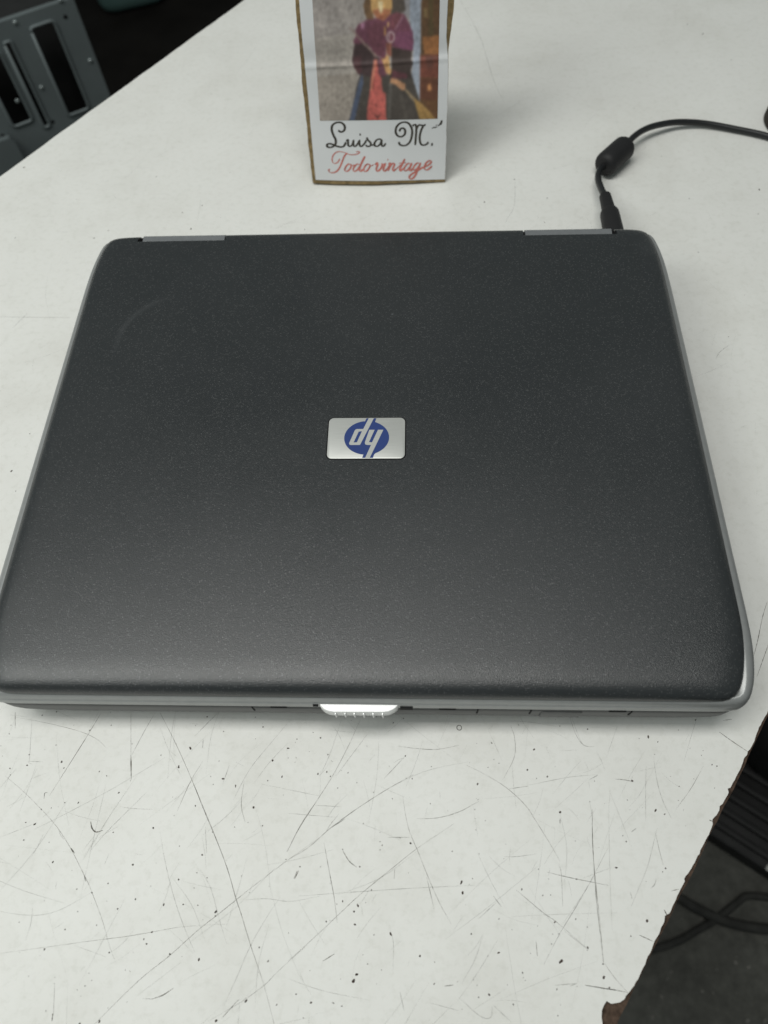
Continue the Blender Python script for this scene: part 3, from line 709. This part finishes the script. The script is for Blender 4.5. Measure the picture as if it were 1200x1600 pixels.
# ------------------------------------------------------------------ power cable
cable = empty('power_cable', at(1000, 210), 'thin black power cable with ferrite bead plugged into the laptop back', 'cable')
def P3(px, py, z): return at(px, py, z)
pl0 = np.array([0.1475, 0.1375, 0.019])
plug_a, plug_b = P3(957, 355, 0.018), P3(952, 332, 0.0170)
tv = (plug_b - plug_a) / np.linalg.norm(plug_b - plug_a)
pts = [plug_a - tv * 0.012, plug_a, plug_b - tv * 0.002, plug_b, plug_b + tv * 0.0006]
obj('plug', sharpen(tube_mesh(pts, [0.0062, 0.0062, 0.0060, 0.0055, 0.0044], 20), 40), M_RUB, cable)
nk0, nk1 = plug_b + tv * 0.0004, P3(945.5, 307, 0.0145)
npts = [nk0 + (nk1 - nk0) * t for t in np.linspace(0, 1, 14)]
obj('strain_relief', sharpen(tube_mesh(npts, [0.0042 - 0.0006 * i / 13 + (0.0002 if i % 2 else 0) for i in range(14)], 18), 40), M_RUB, cable)
fa, fb = P3(945.5, 257.5, 0.0085), P3(975.5, 230.5, 0.0085)
fv = (fb - fa) / np.linalg.norm(fb - fa)
path = catmull([nk1, P3(939, 294, 0.0115), P3(934.5, 279, 0.009), P3(937, 266, 0.0085), fa, (fa + fb) / 2, fb, P3(990, 214, 0.009), P3(1008, 202, 0.0085), P3(1030, 195, 0.0075), P3(1060, 191, 0.0055),
                P3(1100, 193, 0.0035), P3(1150, 202, 0.0027), P3(1200, 213, 0.0027), P3(1260, 232, 0.0027), (0.345, 0.262, 0.0027), (0.40, 0.235, 0.0027), (0.438, 0.205, 0.0032), (0.458, 0.190, -0.006), (0.463, 0.184, -0.06), (0.466, 0.178, -0.32), (0.47, 0.17, -0.70)], 10)
obj('cord', tube_mesh(path, 0.00215, 14), M_CABLE, cable)
fl_len = np.linalg.norm(fb - fa)
ts = [-0.0025, -0.002, -0.0005, 0.001, 0.002, fl_len - 0.002, fl_len - 0.0005, fl_len + 0.0015, fl_len + 0.002]
obj('ferrite_bead', sharpen(tube_mesh([fa + fv * t for t in ts], [0.0050, 0.0066, 0.0076, 0.0081, 0.0082, 0.0082, 0.0080, 0.0070, 0.0050], 24), 40), M_RUB, cable)

# ------------------------------------------------------------------ shop card standing behind the laptop
s0 = at(489, 290); s1 = at(696, 287)
SU = (s1 - s0) / np.linalg.norm(s1 - s0)
tilt = math.radians(17)
SB = np.array([-SU[1], SU[0], 0])
SV = np.array([0, 0, math.cos(tilt)]) + SB * math.sin(tilt)
SN = np.cross(SU, SV)                            # towards the camera
sign = empty('shop_card', (s0 + s1) / 2, 'small white printed shop card on cardboard standing behind the laptop', 'sign')
SW = np.linalg.norm(s1 - s0)
SH = 0.185

def warp(u, v):
    """the card bows a little and the paper has a crease"""
    vc = 0.0735 + 0.003 * (u / SW)
    crease = 0.0007 * np.exp(-((v - vc) / 0.0013) ** 2) - 0.0008 * np.exp(-((v - vc - 0.004) / 0.006) ** 2)
    bow = 0.0016 * np.sin(math.pi * np.clip(u / SW, 0, 1)) + 0.0007 * np.sin(v * 90 + u * 40)
    return crease * (v > 0.02) + bow

def S(u, v, w=0.0):
    return s0 + SU * u + SV * v + SN * (w + warp(u, v))

def to_uv(px, py):
    p = on_plane(px, py, s0, SN) - s0
    return np.array([np.dot(p, SU), np.dot(p, SV)])

def sheet(u0f, u1f, v0f, v1f, nu, nv, w0, w1):
    """a warped sheet of real thickness; edges given as functions"""
    V, F = [], []
    for w in (w0, w1):
        for j in range(nv + 1):
            tv_ = j / nv
            for i in range(nu + 1):
                tu = i / nu
                v = v0f(tu) * (1 - tv_) + v1f(tu) * tv_
                u = u0f(v) * (1 - tu) + u1f(v) * tu
                V.append(S(u, v, w))
    n = (nu + 1) * (nv + 1)
    def ix(k, i, j): return k * n + j * (nu + 1) + i
    for j in range(nv):
        for i in range(nu):
            F.append((ix(0, i, j), ix(0, i + 1, j), ix(0, i + 1, j + 1), ix(0, i, j + 1)))
            F.append((ix(1, i, j), ix(1, i, j + 1), ix(1, i + 1, j + 1), ix(1, i + 1, j)))
    for i in range(nu):
        F.append((ix(0, i, 0), ix(1, i, 0), ix(1, i + 1, 0), ix(0, i + 1, 0)))
        F.append((ix(0, i, nv), ix(0, i + 1, nv), ix(1, i + 1, nv), ix(1, i, nv)))
    for j in range(nv):
        F.append((ix(0, 0, j), ix(0, 0, j + 1), ix(1, 0, j + 1), ix(1, 0, j)))
        F.append((ix(0, nu, j), ix(1, nu, j), ix(1, nu, j + 1), ix(0, nu, j + 1)))
    return sharpen(mesh_from(V, F), 45)

def wob(seed, amp, f):
    ph = [random.Random(seed).uniform(0, 6) for _ in range(4)]
    return lambda t: amp * (math.sin(f * t + ph[0]) + 0.6 * math.sin(2.3 * f * t + ph[1]) + 0.35 * math.sin(5.1 * f * t + ph[2]) + 0.25 * math.sin(11.7 * f * t + ph[3]))
wl, wr, wb_ = wob(1, 0.00028, 70), wob(2, 0.0004, 60), wob(3, 0.00035, 9)
card_l = lambda v: -0.0004 + wl(v)
card_r = lambda v: SW - 0.0002 + wr(v) * 0.4 + (0.0022 * min(1, max(0, (v - 0.082) / 0.02)))
obj('cardboard_backing', sheet(card_l, card_r, lambda t: 0.0012 + wb_(t) * 0.6, lambda t: SH + 0.001, 40, 90, -0.0046, -0.0003), M_CARD, sign)
pap_l = lambda v: 0.0022 + 0.3 * wl(v * 0.7)
pap_r = lambda v: SW - 0.0004 + 0.5 * wr(v) - 0.0014 * min(1, max(0, (v - 0.078) / 0.01))
paper = obj('printed_paper', sheet(pap_l, pap_r, lambda t: 0.0040 - 0.0012 * t + 0.15 * wb_(t), lambda t: SH, 60, 140, -0.00028, 0.0), M_PAPER, sign)
# folding strut behind
st = []
for w_off, uu in ((0, 0.30), (0, 0.70)):
    st.append(s0 + SU * SW * uu + SV * 0.13 - SN * 0.0052)
foot = [s0 + SU * SW * uu + SB * 0.075 + np.array([0, 0, 0.0012]) for uu in (0.34, 0.66)]
q = [st[0], st[1], foot[1], foot[0]]
nrm = np.cross(q[1] - q[0], q[3] - q[0]); nrm /= np.linalg.norm(nrm)
obj('strut', mesh_from([p for p in q] + [p + nrm * 0.003 for p in q], [(0, 1, 2, 3), (7, 6, 5, 4), (0, 4, 5, 1), (1, 5, 6, 2), (2, 6, 7, 3), (3, 7, 4, 0)]), M_CARD, sign)

# the printed picture: colours of a flat print laid on a fine warped grid
def zs(pts): return np.array([to_uv(480 + x / 5, y / 5) for x, y in pts])
quad = zs([(40, 0), (100, 943), (1018, 923), (1035, 0)])
PRINT = [
 ([(-200, -900), (1300, -900), (1300, 1000), (-200, 1000)], (165, 158, 154)),
 ([(40, 300), (420, 250), (400, 560), (70, 620)], (172, 165, 158)), ([(60, 600), (400, 560), (330, 950), (90, 950)], (160, 151, 142)),
 ([(770, -900), (900, -900), (893, 200), (885, 790), (850, 740), (815, 600), (830, 400), (800, 150)], (158, 168, 184)),
 ([(700, -900), (800, -900), (800, 150), (760, 110), (700, 60)], (150, 148, 152)),
 ([(893, -900), (1100, -900), (1100, 1000), (990, 930), (878, 790), (893, 0)], (92, 66, 44)),
 ([(950, -900), (985, -900), (985, 280), (950, 280)], (84, 70, 44)), ([(908, 60), (942, 60), (940, 135), (910, 135)], (128, 104, 68)),
 ([(900, 290), (1040, 275), (1032, 430), (915, 425)], (168, 108, 62)), ([(885, 430), (1030, 430), (1025, 610), (882, 600)], (112, 60, 48)),
 ([(930, 450), (985, 450), (985, 530), (930, 530)], (92, 54, 46)), ([(880, 610), (1025, 615), (1020, 780), (880, 770)], (88, 52, 38)), ([(940, 655), (965, 650), (972, 705), (938, 705)], (196, 134, 84)),
 ([(900, 770), (1020, 780), (1020, 930), (990, 930)], (98, 66, 42)),
 ([(480, -120), (440, 40), (450, 100), (475, 165), (525, 150), (500, 60), (500, -120)], (112, 84, 58)), ([(655, -150), (740, -100), (772, 80), (700, 120), (650, 105)], (84, 76, 70)),
 ([(480, -130), (600, -420), (700, -130), (680, -60), (500, -60)], (60, 54, 56)),
 ([(500, -90), (660, -90), (664, 60), (650, 110), (602, 156), (570, 156), (520, 110), (496, 70)], (212, 166, 104)),
 ([(512, 78), (560, 62), (600, 66), (660, 70), (640, 122), (602, 156), (565, 156), (522, 115)], (172, 108, 76)), ([(553, 5), (590, 0), (594, 78), (576, 104), (560, 76)], (232, 210, 162)),
 ([(560, 128), (600, 126), (590, 140), (570, 140)], (130, 66, 52)),
 ([(545, 140), (470, 150), (405, 185), (375, 230), (390, 262), (358, 320), (380, 348), (470, 335), (540, 432), (612, 452), (615, 370), (660, 360), (720, 388), (820, 398), (832, 330), (825, 250), (792, 170), (760, 110), (700, 92), (650, 110), (600, 160)], (108, 62, 80)),
 ([(540, 160), (600, 165), (610, 300), (600, 440), (540, 430), (480, 320), (470, 220)], (106, 60, 74)), ([(418, 180), (455, 168), (445, 222), (420, 224)], (168, 116, 146)),
 ([(700, 250), (820, 240), (828, 392), (730, 382), (680, 340)], (118, 68, 94)), ([(650, 110), (700, 95), (755, 110), (690, 230), (650, 220)], (120, 68, 78)), ([(745, 120), (755, 125), (690, 232), (682, 226)], (166, 120, 140)),
 ([(420, 560), (820, 590), (872, 760), (905, 940), (325, 940), (350, 850), (390, 650)], (70, 65, 61)),
 ([(372, 335), (470, 338), (540, 440), (600, 452), (622, 570), (580, 606), (400, 574), (368, 520), (350, 470)], (60, 46, 48)), ([(360, 440), (420, 430), (430, 560), (400, 570), (368, 520)], (76, 48, 52)),
 ([(660, 365), (820, 398), (812, 460), (828, 490), (808, 540), (822, 604), (650, 604), (640, 560), (660, 540)], (56, 46, 44)),
 ([(402, 650), (432, 560), (440, 640), (402, 800), (372, 938), (332, 938), (358, 820)], (74, 86, 112)), ([(640, 640), (665, 640), (650, 930), (628, 930)], (88, 84, 80)), ([(720, 700), (745, 720), (790, 930), (760, 930)], (80, 75, 70)),
 ([(558, 452), (602, 442), (642, 560), (600, 592), (560, 572)], (106, 60, 76)), ([(668, 540), (782, 572), (784, 608), (658, 604)], (92, 52, 60)),
 ([(600, 205), (614, 205), (614, 270), (602, 275)], (190, 140, 88)), ([(622, 168), (638, 168), (640, 205), (628, 210)], (206, 160, 110)), ([(614, 330), (656, 330), (658, 440), (622, 425)], (150, 92, 76)), ([(630, 330), (638, 330), (640, 430), (632, 430)], (98, 54, 50)),
 ([(652 + 34 * math.cos(a), 287 + 46 * math.sin(a)) for a in np.linspace(0, 6.283, 24, endpoint=False)], (196, 176, 178)),
 ([(652 + 24 * math.cos(a), 287 + 35 * math.sin(a)) for a in np.linspace(0, 6.283, 24, endpoint=False)], (122, 70, 84)), ([(640, 250), (648, 250), (644, 320), (636, 310)], (176, 150, 156)),
 ([(580, 456), (608, 450), (618, 424), (640, 440), (646, 520), (662, 540), (650, 578), (615, 562), (600, 500)], (208, 158, 100)), ([(612, 470), (618, 470), (630, 520), (624, 524)], (150, 96, 66)),
 ([(655, 600), (700, 610), (765, 648), (766, 692), (740, 697), (690, 652), (648, 636)], (204, 148, 108)),
 ([(328, 212), (346, 216), (552, 436), (532, 442)], (146, 122, 116)),
 ([(525, 458), (550, 458), (556, 560), (580, 602), (590, 708), (612, 720), (614, 860), (622, 940), (466, 940), (470, 840), (490, 710), (500, 600)], (206, 100, 92)),
 ([(520, 470), (546, 460), (524, 600), (508, 700), (494, 692)], (218, 132, 108)), ([(512, 640), (526, 600), (524, 690), (512, 695)], (146, 66, 60)), ([(518, 880), (550, 900), (584, 878), (550, 934)], (104, 54, 50)), ([(532, 800), (542, 800), (548, 826), (532, 826)], (130, 62, 58)),
 ([(758, 690), (776, 690), (852, 768), (834, 792)], (152, 132, 102)), ([(834, 758), (880, 790), (960, 868), (1005, 930), (880, 930), (850, 830)], (172, 134, 76)), ([(880, 830), (890, 830), (950, 930), (935, 930)], (140, 104, 58)),
]
def lin(c): return np.where(c <= 0.04045, c / 12.92, ((c + 0.055) / 1.055) ** 2.4)
NU, NV = 190, 300
VT = SH - 0.012
def qedge(v, a, c):          # straight side of the picture through two measured points
    return a[0] + (c[0] - a[0]) * (v - a[1]) / (c[1] - a[1])
uvg = np.zeros((NV + 1, NU + 1, 2))
for j in range(NV + 1):
    for i in range(NU + 1):
        tu, tv_ = i / NU, j / NV
        vb = quad[1][1] * (1 - tu) + quad[2][1] * tu
        v = vb + (VT - vb) * tv_
        uvg[j, i] = (qedge(v, quad[1], quad[0]) * (1 - tu) + qedge(v, quad[2], quad[3]) * tu, v)
G = uvg.reshape(-1, 2)
def inside(P, pts):
    x, y = pts[:, 0], pts[:, 1]
    r = np.zeros(len(pts), bool)
    j = len(P) - 1
    for i in range(len(P)):
        xi, yi = P[i]; xj, yj = P[j]
        with np.errstate(divide='ignore', invalid='ignore'):
            c = ((yi > y) != (yj > y)) & (x < (xj - xi) * (y - yi) / (yj - yi + 1e-15) + xi)
        r ^= c
        j = i
    return r
col = np.zeros((len(G), 3))
for poly, c in PRINT:
    m = inside(zs(poly), G)
    col[m] = np.array(c) / 255.0
img = col.reshape(NV + 1, NU + 1, 3)
nz = rng.normal(0, 1, img.shape[:2] + (1,))
for _ in range(2): nz = (nz + np.roll(nz, 1, 0) + np.roll(nz, -1, 0) + np.roll(nz, 1, 1) + np.roll(nz, -1, 1)) / 5
big = rng.normal(0, 1, img.shape[:2] + (1,))
for _ in range(60): big = (big + np.roll(big, 2, 0) + np.roll(big, -2, 0) + np.roll(big, 2, 1) + np.roll(big, -2, 1)) / 5
big /= big.std(); nz /= nz.std()
img = img * (1 + 0.07 * nz + 0.09 * big) + 0.012 * np.roll(big, 40, 1)
for _ in range(6):
    p_ = np.pad(img, ((1, 1), (1, 1), (0, 0)), 'edge')
    img = (p_[1:-1, 1:-1] * 2 + p_[:-2, 1:-1] + p_[2:, 1:-1] + p_[1:-1, :-2] + p_[1:-1, 2:]) / 6
img = lin(np.clip(img * 0.87 + 0.13 * np.array([0.74, 0.69, 0.65]), 0, 1))
V = [S(u, v, 0.00012) for u, v in G]
F = [(j * (NU + 1) + i, j * (NU + 1) + i + 1, (j + 1) * (NU + 1) + i + 1, (j + 1) * (NU + 1) + i) for j in range(NV) for i in range(NU)]
pm = bpy.data.meshes.new('print'); pm.from_pydata([tuple(v) for v in V], [], F)
pm.polygons.foreach_set('use_smooth', [True] * len(pm.polygons))
ca = pm.color_attributes.new('ink', 'FLOAT_COLOR', 'POINT')
ca.data.foreach_set('color', np.concatenate([img.reshape(-1, 3), np.ones((len(G), 1))], 1).ravel())
M_PRINT, nt, b = new_mat('printed_picture')
an = nt.nodes.new('ShaderNodeAttribute'); an.attribute_name = 'ink'
nt.links.new(an.outputs['Color'], b.inputs['Base Color']); setp(b, Roughness=0.6); b.inputs['Specular IOR Level'].default_value = 0.3
n = noise(nt, 150, 4); bump(nt, b, n.outputs[0], 0.1, 0.0005)
obj('printed_picture', pm, M_PRINT, paper)

# lettering, pen strokes measured on the paper
def strokes_mesh(strokes, base_w, slant, contrast, w0):
    V, F = [], []
    for k, st_ in enumerate(strokes):
        wmul = 1.0
        if isinstance(st_, tuple): wmul, st_ = st_
        P = [to_uv(480 + x / 5.217, 180 + y / 5.217) for x, y in st_]
        P = catmull(P, 9)
        n = len(P); b0 = len(V)
        for i, p in enumerate(P):
            t = P[min(i + 1, n - 1)] - P[max(i - 1, 0)]
            t = t / (np.linalg.norm(t) + 1e-12)
            s = np.array([-t[1], t[0]])
            w = base_w * wmul * ((1 - contrast) + contrast * abs(np.dot(t, slant)) ** 1.5)
            e = min(i, n - 1 - i)
            w *= min(1, 0.55 + 0.2 * e)
            z = w0 + k * 0.000004
            a, c = p + s * w / 2, p - s * w / 2
            V += [S(a[0], a[1], z), S(c[0], c[1], z)]
        for i in range(n - 1):
            q_ = b0 + 2 * i
            F.append((q_, q_ + 1, q_ + 3, q_ + 2))
    return mesh_from(V, F)
def dotst(x, y, r): return [(x - r, y), (x - r * .3, y + r * .1), (x + r * .3, y), (x + r, y)]
BLACK = [
 (1.15, [(252, 122), (278, 134), (303, 118), (305, 85), (280, 60), (240, 58), (207, 80), (200, 115), (214, 160), (232, 195), (232, 228), (210, 252), (180, 258), (163, 248), (168, 232), (195, 230), (235, 246), (275, 254), (300, 246), (318, 215)]),
 [(318, 208), (332, 196), (334, 218), (336, 240), (350, 248), (368, 236), (380, 198)], [(380, 196), (377, 220), (380, 242), (394, 248), (412, 228), (428, 198)],
 [(428, 196), (426, 222), (432, 245), (446, 247), (466, 228), (486, 196)], (1.5, dotst(432, 153, 6)),
 [(486, 176), (494, 196), (512, 214), (520, 232), (510, 247), (490, 248), (478, 238)], [(512, 240), (535, 238), (552, 225)],
 [(608, 200), (588, 190), (564, 200), (550, 222), (552, 243), (572, 248), (594, 232), (608, 202)], [(610, 194), (606, 220), (610, 243), (624, 246), (642, 224)],
 (1.05, [(752, 128), (760, 108), (780, 100), (797, 116), (796, 148), (772, 170), (742, 166), (723, 140), (724, 102), (744, 70), (778, 52), (815, 54), (842, 80), (855, 120), (852, 170), (836, 215), (806, 241), (770, 243), (750, 228), (752, 214)]),
 [(858, 84), (872, 72), (886, 78), (889, 120), (885, 180), (880, 242)], [(888, 118), (898, 90), (914, 74), (934, 78), (952, 78), (966, 70)],
 [(948, 80), (930, 115), (918, 160), (918, 205), (930, 236), (954, 242), (976, 232), (988, 216)], (2.0, dotst(1017, 236, 7)),
]
RED = [
 [(188, 434), (176, 442), (186, 458), (214, 462), (246, 446), (270, 412), (290, 362), (308, 322), (328, 302)],
 (0.75, [(268, 348), (248, 378), (222, 386), (206, 368), (208, 334), (228, 304), (262, 291), (304, 298), (346, 314), (392, 314), (424, 302), (424, 291), (398, 292)]),
 [(356, 398), (342, 390), (322, 404), (308, 432), (314, 448), (336, 444), (356, 418), (360, 398), (352, 390)], (0.6, [(356, 400), (370, 404), (386, 394)]),
 [(430, 396), (410, 390), (388, 408), (376, 434), (386, 448), (408, 438), (430, 408)], (1.2, [(472, 328), (452, 366), (432, 412), (426, 438), (438, 447), (456, 432)]),
 [(508, 398), (494, 390), (474, 404), (462, 432), (468, 448), (488, 444), (508, 418), (514, 398), (504, 390)], (0.6, [(510, 400), (526, 404), (542, 394)]),
 (1.2, [(556, 398), (570, 380), (576, 394), (564, 430), (572, 447), (594, 434), (612, 404), (608, 384)]), (0.6, [(608, 388), (620, 396), (632, 386)]),
 (1.2, [(640, 384), (626, 416), (622, 440), (634, 447), (652, 430)]), (1.4, dotst(657, 356, 4)),
 (1.2, [(662, 396), (678, 384), (678, 400), (660, 446)]), (1.1, [(668, 424), (686, 396), (704, 386), (712, 396), (698, 432), (704, 447), (726, 430)]),
 (1.2, [(796, 352), (776, 392), (756, 430), (760, 447), (782, 430)]), (0.7, [(748, 386), (775, 386), (806, 383)]), (0.6, [(722, 434), (742, 418), (762, 398)]), (0.6, [(780, 432), (794, 418)]), (0.6, [(648, 434), (660, 416), (672, 396)]),
 [(844, 396), (826, 389), (804, 406), (790, 434), (800, 448), (822, 436), (846, 404)], (1.2, [(854, 386), (838, 422), (834, 442), (846, 447), (864, 428)]),
 [(918, 392), (898, 388), (876, 406), (864, 432), (874, 445), (896, 432), (918, 402)], (1.2, [(926, 386), (906, 430), (884, 480), (862, 508), (840, 512), (832, 498), (848, 478), (886, 456), (924, 434), (948, 420)]),
 (1.1, [(948, 420), (980, 410), (1006, 390), (1010, 374), (994, 371), (970, 388), (956, 418), (960, 440), (984, 442), (1018, 414)]),
]
UV = 0.00045 / 5.217 * 5.217                     # about one photograph pixel on the card
obj('black_lettering', strokes_mesh(BLACK, 0.0014, np.array([-0.1, 1.0]), 0.40, 0.00012), M_INK, paper)
obj('red_lettering', strokes_mesh(RED, 0.00112, np.array([0.45, 0.9]), 0.55, 0.00012), M_RED, paper)
SM = [(0.6, [(1014, 104), (1034, 97), (1050, 92)]), (0.5, [(1026, 90), (1044, 98), (1062, 90)]), (0.9, [(1066, 84), (1076, 76), (1084, 66)]), (1.9, [(1082, 74), (1092, 58), (1097, 38)]), (0.5, [(1048, 80), (1062, 74)])]
obj('ink_smudge', strokes_mesh(SM, 0.00075, np.array([0.7, 0.7]), 0.3, 0.00012), M_INK, paper)

# ------------------------------------------------------------------ steel frame beyond the far edge of the bench
A3 = at(0, 35, -0.2); B3 = at(118, -5, -0.2)
fu = (B3 - A3) / np.linalg.norm(B3 - A3)
fn = np.array([fu[1], -fu[0], 0.0])              # faces the camera
def to_frame(px, py):
    p = on_plane(px, py, A3, fn) - A3
    return np.array([np.dot(p, fu), p[2]])
def Fp(s, t, w): return A3 + fu * s + np.array([0, 0, t]) + fn * w
frame = empty('steel_chassis', (B3[0], B3[1], -0.75), 'bluish grey slotted steel chassis beyond the far table edge', 'metal frame')
def prism(poly, w0, w1):
    n = len(poly)
    V = [Fp(s, t, w0) for s, t in poly] + [Fp(s, t, w1) for s, t in poly]
    F = [tuple(range(n)), tuple(range(2 * n - 1, n - 1, -1))] + [(i, n + i, n + (i + 1) % n, (i + 1) % n) for i in range(n)]
    return mesh_from(V, F)
def round_poly(P, r, n=5):
    out = []
    m = len(P)
    for i in range(m):
        a, c, d = np.array(P[i - 1]), np.array(P[i]), np.array(P[(i + 1) % m])
        u1 = (a - c) / np.linalg.norm(a - c); u2 = (d - c) / np.linalg.norm(d - c)
        for k in range(n + 1):
            t = k / n
            out.append(((1 - t) ** 2) * (c + u1 * r) + 2 * t * (1 - t) * c + t * t * (c + u2 * r))
    return out
s_r = to_frame(142, 70)[0]
TOP, BOT, LEFT = 0.0, -0.55, -0.16
pan = prism([(LEFT, TOP), (s_r, TOP), (s_r, BOT), (LEFT, BOT)], -0.0015, 0.0)
slots = []
def rect_from(tl, tr, bl, r):
    a, c, d = to_frame(*tl), to_frame(*tr), to_frame(*bl)
    s0_, s1_ = (a[0] + d[0]) / 2, c[0]
    return [(s0_, a[1]), (s1_, a[1]), (s1_, d[1]), (s0_, d[1])]
for tl, tr, bl, r in (((50, 42), (82, 28), (103, 182), 0.006), ((8, 66), (16, 63), (66, 200), 0.003), ((-30, 90), (-1, 80), (16, 200), 0.006)):
    slots.append(round_poly(rect_from(tl, tr, bl, r), r))
pan = boolean(pan, [prism(p, -0.02, 0.02) for p in slots])
pan.materials.clear()
obj('slotted_panel', sharpen(pan, 40), M_STEEL, frame)
for p in slots:
    ring = [Fp(s, t, 0.0008) for s, t in p] + [Fp(*p[0], 0.0008)]
    obj('slot_lip', tube_mesh(ring, 0.0022, 8), M_STEEL, frame)
for px, py in ((23.6, 35), (64.8, 136.5), (27, 157.5), (141, 94.5), (94.5, 0)):
    s, t = to_frame(px, py)
    rings = [[Fp(s + r * math.cos(a), t + r * math.sin(a), w) for a in np.linspace(0, 2 * math.pi, 12, endpoint=False)] for r, w in ((0.0032, 0.0), (0.0030, 0.0012), (0.0018, 0.0022))]
    obj('rivet', loft(rings), M_RIVET, frame)
for px, py in ((102, 26), (82, 190), (4, 212), (12, 228), (18, 241)):
    s, t = to_frame(px, py)
    rings = [[Fp(s + r * math.cos(a), t + r * math.sin(a), w) for a in np.linspace(0, 2 * math.pi, 12, endpoint=False)] for r, w in ((0.0028, 0.0002), (0.0028, 0.0006))]
    obj('screw_hole', loft(rings), M_DARK, frame)
# returned flanges, front step and inner tray
obj('side_flange', prism([(s_r - 0.0016, TOP), (s_r, TOP), (s_r, BOT), (s_r - 0.0016, BOT)], -0.03, -0.0016), M_STEEL, frame)
obj('top_flange', prism([(LEFT, TOP - 0.0016), (s_r - 0.0018, TOP - 0.0016), (s_r - 0.0018, TOP - 0.0032), (LEFT, TOP - 0.0032)], -0.012, -0.0016), M_STEEL, frame)
sl = to_frame(16, 205)[0]
obj('side_step', prism([(LEFT, -0.14), (sl - 0.006, -0.14), (sl - 0.001, -0.15), (sl - 0.001, BOT), (LEFT, BOT)], 0.0025, 0.012), M_STEEL, frame)
obj('inner_box', prism([(LEFT + 0.01, -0.03), (s_r - 0.02, -0.03), (s_r - 0.02, BOT), (LEFT + 0.01, BOT)], -0.30, -0.05), M_BLACK, frame)

# dim green plastic bin on the floor further back
bc = at(203, 12, -0.745) + np.array([0.0, 0.045, 0])
binr = []
for w, z in ((0.058, 0.0), (0.075, 0.004), (0.086, 0.012), (0.092, 0.03), (0.105, 0.30), (0.108, 0.304)):
    P = round_poly([(-w, -w * .8), (w, -w * .8), (w, w * .8), (-w, w * .8)], w * .42, 6)
    binr.append([(bc[0] + x * .93 - y * .36, bc[1] + x * .36 + y * .93, -0.744 + z) for x, y in P])
bin_ = empty('plastic_bin', (bc[0], bc[1], -0.75), 'dim green plastic bin on the dark floor at the top edge', 'bin')
obj('bin_body', sharpen(loft(binr, cap1=False), 50), M_TEAL, bin_)

# ------------------------------------------------------------------ under the right edge: equipment and cables on the floor
e0 = at(1068, 1290, -0.75); e1 = at(1200, 1376, -0.75)
eu = (e1 - e0) / np.linalg.norm(e1 - e0); ev = np.array([-eu[1], eu[0], 0])
if ev[1] < 0: ev = -ev
ez = np.array([0, 0, 1.0])
equip = empty('equipment_case', e0, 'black ribbed equipment case on the floor beside the right table edge', 'equipment')
def ebox(name, a0, a1, b0, b1, z0, z1, mat, bev=0.002):
    me = box_mesh(0, 0, 0, a1 - a0, b1 - b0, z1 - z0, bev)
    M = Matrix(((eu[0], ev[0], 0), (eu[1], ev[1], 0), (0, 0, 1))).to_4x4()
    c = e0 + eu * (a0 + a1) / 2 + ev * (b0 + b1) / 2 + ez * (z0 + z1) / 2
    M.translation = Vector(c)
    me.transform(M)
    return obj(name, me, mat, equip)
ebox('case_body', -0.05, 0.45, 0.0, 0.115, 0.0, 0.035, M_BLACK, 0.006)
for k in range(5):
    ebox('rib', -0.03, 0.43, 0.012 + k * 0.021, 0.021 + k * 0.021, 0.036, 0.043, M_BLACK, 0.002)
ebox('grey_strip', -0.05, 0.45, 0.117, 0.137, 0.0, 0.040, M_GREY, 0.004)
ebox('grey_panel', -0.05, 0.45, 0.139, 0.24, 0.0, 0.028, M_GREY, 0.003)
ebox('white_tab', 0.098, 0.118, 0.001, 0.008, 0.0355, 0.037, M_WHITE, 0.0003)
cc = at(1250, 1150, -0.72)
rg = [[(cc[0] + r * math.cos(a), cc[1] + r * math.sin(a), -0.72 + z) for a in np.linspace(0, 2 * math.pi, 40, endpoint=False)] for r, z in ((0.085, 0.0), (0.09, 0.01), (0.09, 0.10), (0.082, 0.112), (0.05, 0.115))]
obj('round_motor_housing', sharpen(loft(rg), 50), M_BLACK, equip)

def floor_cable(pts, r, label):
    P = catmull([at(x, y, -0.75 + r * 1.02) for x, y in pts], 10)
    o = obj('floor_cable', tube_mesh(P, r, 12), M_FCAB)
    return tag(o, label, 'cable', 'black cables lying on the floor')
floor_cable([(1010, 1380), (1060, 1402), (1090, 1420), (1130, 1438), (1165, 1447), (1210, 1452), (1280, 1450)], 0.0065, 'thick black floor cable running right, crossing over the other one')
floor_cable([(980, 1490), (1025, 1482), (1060, 1470), (1085, 1456), (1122, 1434), (1150, 1412), (1168, 1400), (1200, 1402), (1260, 1412)], 0.0048, 'thinner black floor cable rising from the table edge to the right')

# bits of litter on the floor
lit = Ribbons()
for i in range(70):
    p = at(random.uniform(980, 1260), random.uniform(1330, 1660), -0.75)
    lit.blob(p, min(0.003, 0.0005 + random.expovariate(1100)), random.uniform(1, 2), random.uniform(0, 3), n=7, z=-0.7494)
tag(obj('floor_litter', lit.mesh(), simple('pale_litter', (0.16, 0.155, 0.14), 0.8, var=0.5, scale=30)), 'small pale bits of litter scattered on the dark floor', 'litter', kind='stuff')

# roll of brown tape, just entering the frame on the right
tcx = at(1197, 170, 0.012)
tc_ = np.array([tcx[0] + 0.0283, tcx[1], 0])
ro, ri, hh = 0.025, 0.017, 0.012
n = 48
rings = [[(tc_[0] + r * math.cos(a), tc_[1] + r * math.sin(a), z) for a in np.linspace(0, 2 * math.pi, n, endpoint=False)] for r, z in ((ri, 0.0005), (ro - .0005, 0.0005), (ro, 0.001), (ro, hh - .001), (ro - .0008, hh), (ri + .001, hh), (ri, hh - .001), (ri, 0.0005))]
tag(obj('tape_roll', sharpen(loft(rings, False, False), 40), M_BROWN), 'dark brown round roll at the right edge of the tabletop', 'tape roll')
